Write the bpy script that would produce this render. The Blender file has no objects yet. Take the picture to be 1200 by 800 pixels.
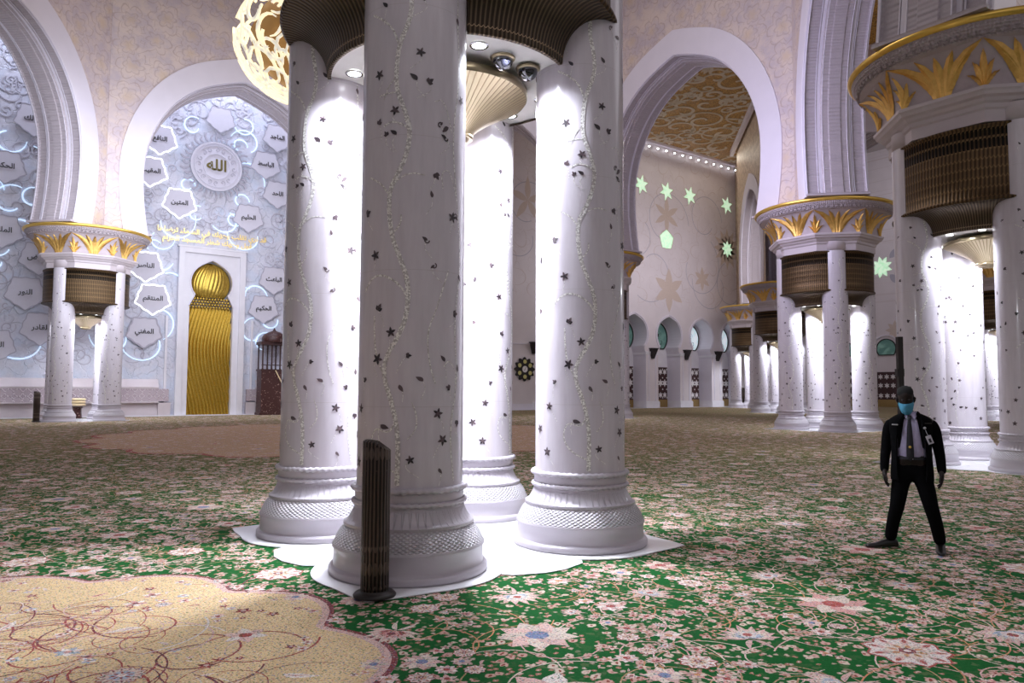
import bpy, bmesh, math, random
import numpy as np
from math import sin, cos, pi, radians, sqrt, atan2, hypot
from mathutils import Matrix, Vector
random.seed(7)
SC = bpy.context.scene
COL = SC.collection

# ------------------------------------------------------------------ helpers
class MB:
    """collects verts/faces (with material slots) into one mesh"""
    def __init__(s): s.v = []; s.f = []; s.m = []; s.sm = []
    def add(s, vs, fs, mat=0, smooth=True):
        b = len(s.v); s.v.extend(vs)
        for f in fs: s.f.append(tuple(b + i for i in f)); s.m.append(mat); s.sm.append(smooth)
    def box(s, x0, x1, y0, y1, z0, z1, mat=0):
        v = [(x, y, z) for z in (z0, z1) for y in (y0, y1) for x in (x0, x1)]
        s.add(v, [(0, 2, 3, 1), (4, 5, 7, 6), (0, 1, 5, 4), (2, 6, 7, 3), (0, 4, 6, 2), (1, 3, 7, 5)], mat, False)
    def lathe(s, prof, n=48, c=(0, 0), mat=0, smooth=True, a0=0, rfun=None, close=False):
        vs = []; fs = []
        for (r, z) in prof:
            for k in range(n):
                a = a0 + 2 * pi * k / n
                rr = rfun(r, z, a) if rfun else r
                vs.append((c[0] + rr * cos(a), c[1] + rr * sin(a), z))
        m = len(prof)
        for i in range(m - 1):
            for k in range(n):
                k2 = (k + 1) % n
                fs.append((i * n + k, i * n + k2, (i + 1) * n + k2, (i + 1) * n + k))
        if close:
            fs.append(tuple(range(n - 1, -1, -1))); fs.append(tuple((m - 1) * n + k for k in range(n)))
        s.add(vs, fs, mat, smooth)
    def tube(s, pts, rad, n=8, mat=0, smooth=True, cap=True, flat=1.0):
        """tube along 3D points; rad = number or list; flat squashes one axis"""
        P = [Vector(p) for p in pts]; m = len(P)
        R = rad if isinstance(rad, (list, tuple)) else [rad] * m
        vs = []; up = None
        for i in range(m):
            t = (P[min(i + 1, m - 1)] - P[max(i - 1, 0)]).normalized()
            if up is None:
                up = Vector((0, 0, 1)) if abs(t.z) < .9 else Vector((0, 1, 0))
            a = t.cross(up).normalized(); b = a.cross(t).normalized(); up = b
            for k in range(n):
                q = 2 * pi * k / n
                p = P[i] + a * (R[i] * cos(q)) + b * (R[i] * flat * sin(q)); vs.append(tuple(p))
        fs = [(i * n + k, i * n + (k + 1) % n, (i + 1) * n + (k + 1) % n, (i + 1) * n + k) for i in range(m - 1) for k in range(n)]
        if cap: fs.append(tuple(range(n - 1, -1, -1))); fs.append(tuple((m - 1) * n + k for k in range(n)))
        s.add(vs, fs, mat, smooth)
    def loft(s, rings, mat=0, smooth=True, closed=True, cap=True):
        n = len(rings[0]); vs = [p for r in rings for p in r]; fs = []
        for i in range(len(rings) - 1):
            for k in range(n if closed else n - 1):
                k2 = (k + 1) % n
                fs.append((i * n + k, i * n + k2, (i + 1) * n + k2, (i + 1) * n + k))
        if cap and closed:
            fs.append(tuple(range(n - 1, -1, -1))); fs.append(tuple((len(rings) - 1) * n + k for k in range(n)))
        s.add(vs, fs, mat, smooth)
    def prism(s, poly, d0, d1, tf, mat=0, smooth=False, sides=True):
        """2D polygon extruded from depth d0 to d1, tf(x,y,d)->3D"""
        n = len(poly); vs = [tf(x, y, d0) for x, y in poly] + [tf(x, y, d1) for x, y in poly]
        fs = [tuple(range(n)), tuple(range(2 * n - 1, n - 1, -1))]
        if sides: fs += [(k, n + k, n + (k + 1) % n, (k + 1) % n) for k in range(n)]
        s.add(vs, fs, mat, smooth)
    def mesh(s, name, mats):
        me = bpy.data.meshes.new(name); me.from_pydata(s.v, [], s.f)
        for m in mats: me.materials.append(m)
        me.polygons.foreach_set('material_index', s.m); me.polygons.foreach_set('use_smooth', s.sm)
        me.validate(verbose=False); me.update()
        bm = bmesh.new(); bm.from_mesh(me); bmesh.ops.recalc_face_normals(bm, faces=bm.faces); bm.to_mesh(me); bm.free()
        return me
    def build(s, name, mats, parent=None, loc=(0, 0, 0), rz=0):
        if not isinstance(mats, (list, tuple)): mats = [mats]
        return link(name, s.mesh(name, mats), parent, loc, rz)

def link(name, me, parent=None, loc=(0, 0, 0), rz=0):
    o = bpy.data.objects.new(name, me); COL.objects.link(o); o.location = loc; o.rotation_euler = (0, 0, rz)
    if parent: o.parent = parent
    return o
def tag(o, label=None, cat=None, group=None, kind=None):
    if label: o['label'] = label
    if cat: o['category'] = cat
    if group: o['group'] = group
    if kind: o['kind'] = kind
    return o
def empty(name, loc=(0, 0, 0), rz=0):
    o = bpy.data.objects.new(name, None); COL.objects.link(o); o.location = loc; o.rotation_euler = (0, 0, rz); o.empty_display_size = .2
    return o

# ------------------------------------------------------------------ node helper
class S_:
    def __init__(s, nt, sock): s.nt = nt; s.k = sock
    def _m(s, op, *a, clamp=False):
        n = s.nt.nodes.new('ShaderNodeMath'); n.operation = op; n.use_clamp = clamp
        for i, x in enumerate((s,) + a):
            if isinstance(x, S_): s.nt.links.new(x.k, n.inputs[i])
            else: n.inputs[i].default_value = x
        return S_(s.nt, n.outputs[0])
    def __add__(s, o): return s._m('ADD', o)
    def __sub__(s, o): return s._m('SUBTRACT', o)
    def __mul__(s, o): return s._m('MULTIPLY', o)
    def __truediv__(s, o): return s._m('DIVIDE', o)
    def f(s, op, *a): return s._m(op, *a)
    def step(s, lo, hi):
        n = s.nt.nodes.new('ShaderNodeMapRange'); n.interpolation_type = 'SMOOTHSTEP'
        s.nt.links.new(s.k, n.inputs[0]); n.inputs[1].default_value = lo; n.inputs[2].default_value = hi
        return S_(s.nt, n.outputs[0])
class Mat:
    def __init__(s, name, base=(.8, .8, .8), rough=.5, metal=0., spec=.5, coat=0.):
        s.m = bpy.data.materials.new(name); s.m.use_nodes = True; s.nt = s.m.node_tree
        s.b = s.nt.nodes['Principled BSDF']
        s.b.inputs['Base Color'].default_value = (*base, 1); s.b.inputs['Roughness'].default_value = rough
        s.b.inputs['Metallic'].default_value = metal; s.b.inputs['Specular IOR Level'].default_value = spec
        s.b.inputs['Coat Weight'].default_value = coat; s.b.inputs['Coat Roughness'].default_value = .1
        s.base = base
    def n(s, t, **kw):
        nd = s.nt.nodes.new(t)
        for k, v in kw.items():
            if k.startswith('i_'): nd.inputs[k[2:].replace('_', ' ')].default_value = v
            else: setattr(nd, k, v)
        return nd
    def L(s, a, b): s.nt.links.new(a.k if isinstance(a, S_) else a, b)
    def coord(s, which='Object'):
        nd = s.n('ShaderNodeTexCoord'); sp = s.n('ShaderNodeSeparateXYZ'); s.L(nd.outputs[which], sp.inputs[0])
        return nd.outputs[which], [S_(s.nt, sp.outputs[i]) for i in range(3)]
    def vec(s, x, y, z=0.):
        c = s.n('ShaderNodeCombineXYZ')
        for i, q in enumerate((x, y, z)):
            if isinstance(q, S_): s.L(q, c.inputs[i])
            else: c.inputs[i].default_value = q
        return c.outputs[0]
    def noise(s, vec, scale, detail=2, rough=.5, dist=0.):
        nd = s.n('ShaderNodeTexNoise', i_Scale=scale, i_Detail=detail, i_Roughness=rough, i_Distortion=dist)
        s.L(vec, nd.inputs['Vector']); return S_(s.nt, nd.outputs['Fac'])
    def mix(s, fac, a, b):
        nd = s.n('ShaderNodeMix', data_type='RGBA')
        if isinstance(fac, S_): s.L(fac, nd.inputs[0])
        else: nd.inputs[0].default_value = fac
        for q, i in ((a, 6), (b, 7)):
            if isinstance(q, tuple): nd.inputs[i].default_value = (*q, 1)
            else: s.L(q, nd.inputs[i])
        return nd.outputs[2]
    def col(s, c): s.L(c, s.b.inputs['Base Color']); return s
    def bump(s, h, dist=.01, strength=1.):
        nd = s.n('ShaderNodeBump', i_Strength=strength, i_Distance=dist); s.L(h, nd.inputs['Height']); s.L(nd.outputs[0], s.b.inputs['Normal']); return s
    def emit(s, c, st):
        if isinstance(c, tuple): s.b.inputs['Emission Color'].default_value = (*c, 1)
        else: s.L(c, s.b.inputs['Emission Color'])
        if isinstance(st, S_): s.L(st, s.b.inputs['Emission Strength'])
        else: s.b.inputs['Emission Strength'].default_value = st
        return s
    def rosette(s, u, v, scale, k, amp, rnd=.6):
        """petalled cell pattern: returns radius-like field (cells) and angle"""
        vo = s.n('ShaderNodeTexVoronoi', voronoi_dimensions='2D', i_Scale=scale, i_Randomness=rnd)
        s.L(s.vec(u, v), vo.inputs['Vector'])
        sp = s.n('ShaderNodeSeparateXYZ'); s.L(vo.outputs['Position'], sp.inputs[0])
        du = u - S_(s.nt, sp.outputs[0]); dv = v - S_(s.nt, sp.outputs[1])
        a = dv.f('ARCTAN2', du)
        d = (du * du + dv * dv).f('SQRT') * scale
        c = (a * (k / 2.)).f('COSINE').f('ABSOLUTE')
        return d / (c * amp + (1 - amp)), a, S_(s.nt, vo.outputs['Color'])

def simple(name, base, rough=.5, metal=0., var=.06, scale=6., spec=.5, coat=0., bump=0.):
    m = Mat(name, base, rough, metal, spec, coat); v, _ = m.coord()
    f = m.noise(v, scale, 3)
    lo = tuple(max(0, c * (1 - var * 2)) for c in base); hi = tuple(min(1, c * (1 + var)) for c in base)
    m.col(m.mix(f, lo, hi))
    if bump: m.bump(f, bump)
    return m.m

M = {}
# white marble of shafts with fine joints
m = Mat('shaft_marble', (.8, .78, .82), .28, coat=.5); v, (x, y, z) = m.coord()
f = m.noise(m.vec(x * 1., y * 1., z * .15), 14, 4, .6)
j = ((z - .3) / 1.24).f('FRACT'); j = (j - .5).f('ABSOLUTE').step(.497, .4995)
c = m.mix(f, (.56, .51, .56), (.74, .70, .75)); c = m.mix(j * .5, c, (.45, .40, .38)); m.col(c); M['shaft'] = m.m
m = Mat('base_marble', (.8, .78, .8), .35, coat=.3); v, (x, y, z) = m.coord()
a = y.f('ARCTAN2', x)
l1 = (a * 36 + z * 95).f('SINE'); l2 = (a * 36 - z * 95).f('SINE')
lat = (l1 * l2).f('ABSOLUTE') * z.step(.275, .295) * (S_(m.nt, z.k) * -1).step(-.455, -.435)
pal = ((a * 26).f('SINE').f('ABSOLUTE') - (z - .46) * 4).f('ABSOLUTE').step(.05, .16) * z.step(.465, .48) * (z * -1).step(-.62, -.60)
f = m.noise(v, 40, 3); m.col(m.mix(lat, (.54, .50, .55), (.76, .73, .77)))
m.bump(lat * 1. + pal * .5 + f * .05, .018); M['base'] = m.m
M['marble'] = simple('plain_white_marble', (.80, .78, .83), .3, var=.05, scale=2., coat=.3)
M['collar'] = simple('collar_marble', (.60, .53, .55), .35, var=.05, scale=2.)
M['pad'] = simple('floor_marble', (.86, .85, .88), .2, var=.03, scale=2., coat=.4)
M['line'] = simple('inlay_line', (.42, .55, .52), .4)
m = Mat('pearl_vine', (.8, .8, .76), .3, .1); v, _ = m.coord()
vo = m.n('ShaderNodeTexVoronoi', i_Scale=70.); m.L(v, vo.inputs['Vector']); sp = m.n('ShaderNodeSeparateXYZ'); m.L(vo.outputs['Color'], sp.inputs[0])
k = S_(m.nt, sp.outputs[0]); m.col(m.mix(k.step(.2, .9), (.50, .47, .46), (1., .99, .95))); M['vine'] = m.m
m = Mat('dark_inlay', (.05, .04, .045), .35); g = m.n('ShaderNodeNewGeometry')
m.col(m.mix(S_(m.nt, g.outputs['Random Per Island']), (.016, .013, .018), (.13, .09, .10))); M['leaf'] = m.m
# bronze grille, drum
m = Mat('bronze_grille', (.12, .08, .04), .42, .75); v, (x, y, z) = m.coord(); a = y.f('ARCTAN2', x)
w = (a * 150).f('SINE'); w2 = (a * 75).f('SINE').f('ABSOLUTE')
hexa = (z * 30 + w2 * 1.6).f('SINE')
sl = ((z - 7.04).f('ABSOLUTE') * -1).step(-.11, -.10) + ((z - 7.28).f('ABSOLUTE') * -1).step(-.09, -.08)
sl = sl * w.step(-.5, -.1)
c = m.mix((w * .5 + .5) * .5 + hexa.step(.75, .95) * .4, (.045, .028, .014), (.24, .15, .07)); c = m.mix(sl, c, (.004, .003, .002))
m.col(c); m.bump(w * .6 + hexa * .3, .006); M['grille'] = m.m
m = Mat('bronze_flare', (.13, .09, .05), .4, .75); v, (x, y, z) = m.coord(); a = y.f('ARCTAN2', x); w = (a * 190).f('SINE')
w2 = ((a * 95).f('SINE').f('ABSOLUTE') * .02 + z - 5.36).f('ABSOLUTE')
c = m.mix(w.step(-.2, .9), (.05, .036, .024), (.17, .125, .08)); c = m.mix((w2 * -1).step(-.008, -.003), c, (.45, .32, .2)); m.col(c); m.bump(w, .003); M['flare'] = m.m
m = Mat('brass_bell', (.6, .5, .3), .3, .7); v, (x, y, z) = m.coord(); a = y.f('ARCTAN2', x); w = (a * 72).f('SINE')
m.col(m.mix(w.step(.6, .97), (.66, .56, .37), (.30, .22, .12))); m.bump(w.step(.5, 1.), .002); M['bell'] = m.m
M['brass_dark'] = simple('dark_brass', (.32, .26, .16), .3, .8)
M['soffit'] = simple('cream_soffit', (.72, .70, .66), .5)
m = Mat('gold_leaf', (.85, .52, .13), .32, .85); v, _ = m.coord(); f = m.noise(v, 9, 3)
m.col(m.mix(f, (.55, .30, .06), (.95, .62, .2))); m.bump(m.noise(v, 60, 2), .006); M['gold'] = m.m
M['gold_rim'] = simple('gold_rim', (.90, .60, .13), .3, .8, scale=3)
m = Mat('capital_marble', (.72, .65, .66), .45); v, (x, y, z) = m.coord(); a = y.f('ARCTAN2', x)
b = ((a * 120 + z * 60).f('SINE') * (a * 120 - z * 60).f('SINE')); zz = z.step(9.08, 9.12)
m.col(m.mix(m.noise(v, 5), (.42, .35, .37), (.54, .47, .49))); m.bump(b * zz, .02); M['cap'] = m.m
m = Mat('carved_moulding', (.60, .55, .60), .5); v, (x, y, z) = m.coord(); q = (x * 40).f('SINE') * (z * 40).f('SINE')
m.col(m.mix(m.noise(v, 30, 3), (.42, .36, .39), (.54, .49, .52))); m.bump(q, .012); M['carved'] = m.m
M['ring'] = simple('arch_ring_marble', (.76, .72, .80), .4, var=.03, scale=1.5)
# floral spandrels (pale beige stone inlay)
m = Mat('floral_wall', (.7, .62, .6), .45); v, (x, y, z) = m.coord()
wx = m.noise(v, 1.2, 2); X = x + wx * .5; Z = z + m.noise(m.vec(z, x), 1.1, 2) * .5
d1, a1, cc = m.rosette(X, Z, .62, 6, .35); d2, a2, _ = m.rosette(X + 3.3, Z + 1.7, 1.25, 5, .4, .9)
l1 = ((d1 - .52).f('ABSOLUTE') * -1).step(-.03, -.006); l1b = ((d1 - .28).f('ABSOLUTE') * -1).step(-.035, -.01)
l2 = ((d2 - .5).f('ABSOLUTE') * -1).step(-.04, -.01)
tone = m.noise(v, .9, 4, .65)
c = m.mix(tone.step(.35, .65), (.56, .48, .52), (.70, .59, .54)); c = m.mix((d1 * -1).step(-.3, -.02) * .5, c, (.66, .50, .32))
c = m.mix(l1 * .5 + l1b * .4, c, (.40, .28, .24)); c = m.mix(l2 * .35, c, (.45, .33, .28)); m.col(c); M['floral'] = m.m
m = Mat('beige_brown_floral', (.6, .45, .3), .5); v, (x, y, z) = m.coord()
d1, a1, cc = m.rosette(x + m.noise(v, 2) * .6, z, 1.1, 6, .4); f = m.noise(v, 2.5, 4, .7)
c = m.mix(f.step(.35, .65), (.40, .28, .18), (.66, .52, .38)); c = m.mix(((d1 - .45).f('ABSOLUTE') * -1).step(-.05, -.01) * .6, c, (.25, .15, .1)); m.col(c); M['brownfloral'] = m.m
# qibla wall
m = Mat('qibla_marble', (.66, .66, .74), .45); v, (x, y, z) = m.coord()
vo = m.n('ShaderNodeTexVoronoi', voronoi_dimensions='2D', feature='DISTANCE_TO_EDGE', i_Scale=1.3); m.L(m.vec(x + m.noise(v, 1.5, 3) * 1.2, z + m.noise(m.vec(z, x), 1.5, 3) * 1.2), vo.inputs['Vector'])
e = S_(m.nt, vo.outputs['Distance']).step(.0, .05); f = m.noise(v, 7, 4, .7)
f2 = m.noise(v, 1.1, 2)
c = m.mix(f.step(.3, .7), (.60, .60, .69), (.70, .70, .78)); c = m.mix(f2.step(.4, .7) * .45, c, (.56, .66, .82)); m.col(c); m.bump(e + f * .6, .02); M['qibla'] = m.m
M['scroll'] = simple('scroll_relief', (.62, .62, .71), .5)
M['scroll_dark'] = simple('dark_stone_and_shadow', (.46, .44, .52), .6)  # dark stone trim, also the painted shade beside the wall scrolls
M['plaque'] = simple('plaque_marble', (.66, .64, .72), .5, var=.03)
def emis(name, c, st, base=None):
    m = Mat(name, base or c, .5); v, _ = m.coord(); f = m.noise(v, 2.5, 2)
    m.emit(c, f * (st * .8) + st * .6); return m.m
M['glow_blue'] = emis('cool_light_line', (.55, .75, 1.), .8, (.6, .7, .8))
M['glow_white'] = emis('white_light_line', (.95, .97, 1.), 1.1)
M['ink'] = simple('dark_lettering', (.06, .055, .06), .4)
M['ink_gold'] = simple('dark_gold_lettering', (.20, .17, .06), .3, .5)
m = Mat('gold_text', (.9, .7, .3), .3, .6); m.emit((.9, .68, .25), .35); M['gold_text'] = m.m
m = Mat('gold_mosaic', (.8, .5, .08), .3, .85); v, _ = m.coord(); f = m.noise(v, 14, 4)
m.col(m.mix(f, (.30, .19, .02), (.92, .66, .14))); M['mihrab'] = m.m
m = Mat('carved_frieze', (.62, .56, .6), .5); v, (x, y, z) = m.coord(); d1, a1, _ = m.rosette(x, z, 2.6, 4, .5, .1)
q = ((d1 - .35).f('ABSOLUTE') * -1).step(-.12, -.03); m.col(m.mix(q, (.46, .38, .42), (.64, .56, .60))); m.bump(q, .03); M['frieze'] = m.m
# arcade wall
m = Mat('arcade_marble', (.74, .66, .69), .45); v, (x, y, z) = m.coord()
d1, a1, _ = m.rosette(x, z, .21, 6, .45, .35); l1 = ((d1 - .5).f('ABSOLUTE') * -1).step(-.014, -.004)
d2, a2, _ = m.rosette(x + 2, z + 1, .5, 5, .5, .5); l2 = ((d2 - .42).f('ABSOLUTE') * -1).step(-.03, -.008)
hi = z.step(9., 9.6)
c = m.mix(m.noise(v, .8, 4), (.66, .60, .63), (.78, .72, .75)); c = m.mix(l1 * hi * .45, c, (.50, .38, .33)); c = m.mix(l2 * hi * .22, c, (.50, .40, .38)); m.col(c); M['arcade'] = m.m
M['tan'] = simple('tan_inlay', (.64, .53, .47), .5)
m = Mat('green_stained_glass', (.6, .9, .65), .3); v, (x, y, z) = m.coord(); f = m.noise(v, 3.5, 2)
m.emit(m.mix(f.step(.35, .6), (.45, .85, .50), (.8, 1., .78)), .52); M['glass_green'] = m.m
m = Mat('blue_stained_glass', (.5, .6, .65), .3); v, (x, y, z) = m.coord(); f = m.noise(v, 1.6, 3)
m.emit(m.mix(f.step(.4, .6), (.50, .62, .66), (.74, .80, .88)), .6); M['glass_blue'] = m.m
m = Mat('dark_window_glass', (.1, .2, .18), .3); v, (x, y, z) = m.coord(); f = m.noise(v, 2., 3)
m.emit(m.mix(f.step(.45, .6), (.03, .08, .07), (.14, .24, .20)), .3); M['glass_dark'] = m.m
M['darkframe'] = simple('dark_metal_frame', (.03, .025, .025), .4, .5)
M['maroon'] = simple('maroon_lattice_panel', (.045, .012, .012), .4)
M['white_star'] = simple('white_star_inlay', (.85, .82, .82), .5)
M['kick'] = simple('brass_kickplate', (.36, .24, .09), .35, .6)
# ceiling
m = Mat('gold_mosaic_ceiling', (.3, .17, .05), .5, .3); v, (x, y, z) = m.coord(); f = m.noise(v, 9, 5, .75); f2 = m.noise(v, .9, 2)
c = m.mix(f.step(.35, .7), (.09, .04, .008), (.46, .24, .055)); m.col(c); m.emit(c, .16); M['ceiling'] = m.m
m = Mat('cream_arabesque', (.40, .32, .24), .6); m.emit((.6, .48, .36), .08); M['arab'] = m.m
M['plainceil'] = simple('plaster_ceiling', (.55, .5, .5), .7)
# chandelier
m = Mat('chandelier_lattice', (.8, .65, .3), .3, .6); v, (x, y, z) = m.coord(); f = m.noise(v, 3., 2)
m.emit(m.mix(f.step(.4, .6), (1., .97, .88), (1., .90, .62)), f.step(.3, .6) * .4 + .5); M['lattice'] = m.m
m = Mat('amber_core', (.25, .14, .05), .5); v, _ = m.coord(); f = m.noise(v, 1.6, 3); m.emit(m.mix(f, (.30, .12, .03), (.55, .33, .12)), f.step(.5, .75) * .25 + .10); M['core'] = m.m
# wood
m = Mat('carved_dark_wood', (.10, .035, .03), .4); v, (x, y, z) = m.coord()
vo = m.n('ShaderNodeTexVoronoi', i_Scale=9.); m.L(v, vo.inputs['Vector']); k = S_(m.nt, vo.outputs['Distance'])
m.col(m.mix((k * -1).step(-.28, -.12) * m.noise(v, 7).step(.4, .6), (.05, .014, .012), (.62, .42, .36))); M['wood'] = m.m
M['woodplain'] = simple('dark_wood', (.05, .018, .016), .4)
M['cushion'] = simple('cream_gold_cushion', (.75, .6, .35), .6)
# bollard
m = Mat('pierced_bronze', (.06, .045, .035), .45, .6); v, (x, y, z) = m.coord(); a = y.f('ARCTAN2', x)
w = (a * 24).f('SINE'); hx = ((z * 34).f('SINE') * .9 + (a * 8).f('SINE').f('ABSOLUTE') * 1.2).step(.9, 1.1)
band = (z * 6.6).f('SINE').step(.35, .5)
c = m.mix(w.step(-.3, .5), (.022, .016, .014), (.13, .095, .075)); c = m.mix(band * hx * .6, c, (.20, .15, .12)); m.col(c); m.bump(w + hx * band, .012); M['bollard'] = m.m
M['darkpost'] = simple('dark_bronze_post', (.03, .026, .024), .45, .4)
M['domeglass'] = simple('black_dome_glass', (.01, .01, .015), .05, .0, coat=1.)
M['chrome'] = simple('chrome_trim', (.7, .7, .7), .15, 1.)
m = Mat('spot_lens', (1, 1, 1), .3); m.emit((.93, .95, 1.), 9.); M['spot'] = m.m
# cloth & skin
M['skin'] = simple('dark_skin', (.014, .007, .005), .5, spec=.3)
M['suit'] = simple('black_suit_cloth', (.002, .002, .0026), .9, scale=30, var=.2, spec=.08)
M['shirt'] = simple('pale_lilac_shirt', (.50, .45, .66), .7, scale=18, var=.15, bump=.006)
M['tie'] = simple('dark_tie', (.008, .008, .014), .6)
M['hair'] = simple('black_hair', (.004, .004, .004), .9)
M['mask'] = simple('blue_face_mask', (.07, .30, .46), .8, scale=20, bump=.004)
M['shoe'] = simple('black_leather', (.004, .004, .004), .3)
M['badge'] = simple('white_badge_card', (.55, .52, .58), .5)
M['silver'] = simple('silver_pin', (.6, .6, .62), .3, .9)

# ------------------------------------------------------------------ camera
TH, PITCH, ROLL, CH, F = .6288, .0632, .0049, 1.7098, 869.1845
CAM = Vector((-4.4938, -7.4214, CH))
def camera():
    fw = Vector((sin(TH) * cos(PITCH), cos(TH) * cos(PITCH), sin(PITCH)))
    rt = Vector((cos(TH), -sin(TH), 0)); up = rt.cross(fw)
    cr, sr = cos(ROLL), sin(ROLL)
    r2 = rt * cr + up * sr; u2 = up * cr - rt * sr
    m = Matrix((r2, u2, -fw)).transposed().to_4x4(); m.translation = CAM
    cd = bpy.data.cameras.new('camera'); cd.sensor_width = 36; cd.lens = F / 1200 * 36; cd.clip_end = 300
    o = bpy.data.objects.new('camera', cd); COL.objects.link(o); o.matrix_world = m; SC.camera = o
camera()

# ------------------------------------------------------------------ 2D ornament helpers
def spiral(cx, cz, r, a0, turns, dirn=1, n=22, r_end=.12):
    out = []
    for i in range(n + 1):
        t = i / n; rr = r * (1 - t * (1 - r_end)); a = a0 + dirn * turns * 2 * pi * t
        out.append((cx + rr * cos(a), cz + rr * sin(a)))
    return out
def ribbon(mb, pts, w, tf, d=0., mat=0, thick=0., taper=True):
    n = len(pts); A = []; B = []
    for i in range(n):
        x0, y0 = pts[max(i - 1, 0)]; x1, y1 = pts[min(i + 1, n - 1)]
        L = hypot(x1 - x0, y1 - y0) or 1; nx, ny = -(y1 - y0) / L, (x1 - x0) / L
        ww = w / 2 * (1 if not taper else (.35 + .65 * sin(pi * min(1, max(0, .12 + .88 * (1 - i / (n - 1))) ))) )
        A.append((pts[i][0] + nx * ww, pts[i][1] + ny * ww)); B.append((pts[i][0] - nx * ww, pts[i][1] - ny * ww))
    if thick <= 0:
        vs = [tf(x, y, d) for x, y in A] + [tf(x, y, d) for x, y in B]
        mb.add(vs, [(i, i + 1, n + i + 1, n + i) for i in range(n - 1)], mat, False)
    else:
        vs = [tf(x, y, d) for x, y in A] + [tf(x, y, d + thick) for x, y in A] + [tf(x, y, d + thick) for x, y in B] + [tf(x, y, d) for x, y in B]
        fs = []
        for i in range(n - 1):
            for k in range(3): fs.append((k * n + i, k * n + i + 1, (k + 1) * n + i + 1, (k + 1) * n + i))
        mb.add(vs, fs, mat, False)
def smooth2(pts, it=3):
    for _ in range(it):
        q = [pts[0]]
        for a, b in zip(pts, pts[1:]):
            q += [(a[0] * .75 + b[0] * .25, a[1] * .75 + b[1] * .25), (a[0] * .25 + b[0] * .75, a[1] * .25 + b[1] * .75)]
        q.append(pts[-1]); pts = q
    return pts
def star(cx, cz, n, r1, r0, a0=pi / 2):
    return [(cx + (r1 if k % 2 == 0 else r0) * cos(a0 + k * pi / n), cz + (r1 if k % 2 == 0 else r0) * sin(a0 + k * pi / n)) for k in range(2 * n)]
def leafshape(cx, cz, L, w, a, n=6, bend=0.):
    up = []; dn = []
    for i in range(n + 1):
        t = i / n; x = L * t; y = w * sin(pi * t ** .8); b = bend * t * t * L
        up.append((x, b + y)); dn.append((x, b - y))
    pts = up + dn[-2:0:-1]; ca, sa = cos(a), sin(a)
    return [(cx + x * ca - y * sa, cz + x * sa + y * ca) for x, y in pts]

# ------------------------------------------------------------------ column template meshes
LV = {'front': [(-2.625, 5.24), (-1.906, 5.29), (-1.165, 5.24), (-1.972, 4.8), (-2.028, 4.53), (-2.78, 4.61), (-2.432, 4.25), (-2.781, 4.14), (-2.581, 4.02), (-1.006, 4.46), (-1.573, 4.14), (-1.436, 4.03), (-1.668, 3.68), (-1.73, 3.45), (-3.101, 3.32), (-1.184, 3.32), (-2.813, 2.92), (-1.664, 2.83), (-1.044, 2.78), (-2.727, 2.41), (-1.208, 2.4), (-2.45, 2.21), (-2.161, 2.0), (-2.719, 1.97), (-1.42, 1.95), (-1.074, 1.86), (-3.025, 1.77), (-2.276, 1.74), (-1.849, 1.77), (-1.284, 1.71), (3.087, 1.52), (-2.629, 1.38), (-1.559, 1.48), (-1.056, 1.41), (-1.451, 1.24), (-2.067, 1.07), (3.022, 1.03), (-1.529, 0.99)],
 'right': [(-1.832, 4.52), (-1.387, 4.14), (-1.26, 3.3), (-2.396, 4.02), (-1.80, 3.05)],
 'hi': [(-2.803, 5.54), (-1.719, 5.71), (-1.4, 5.64), (-2.3, 6.2), (-1.3, 6.6), (-2.7, 6.9), (-1.9, 7.1)]}
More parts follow.
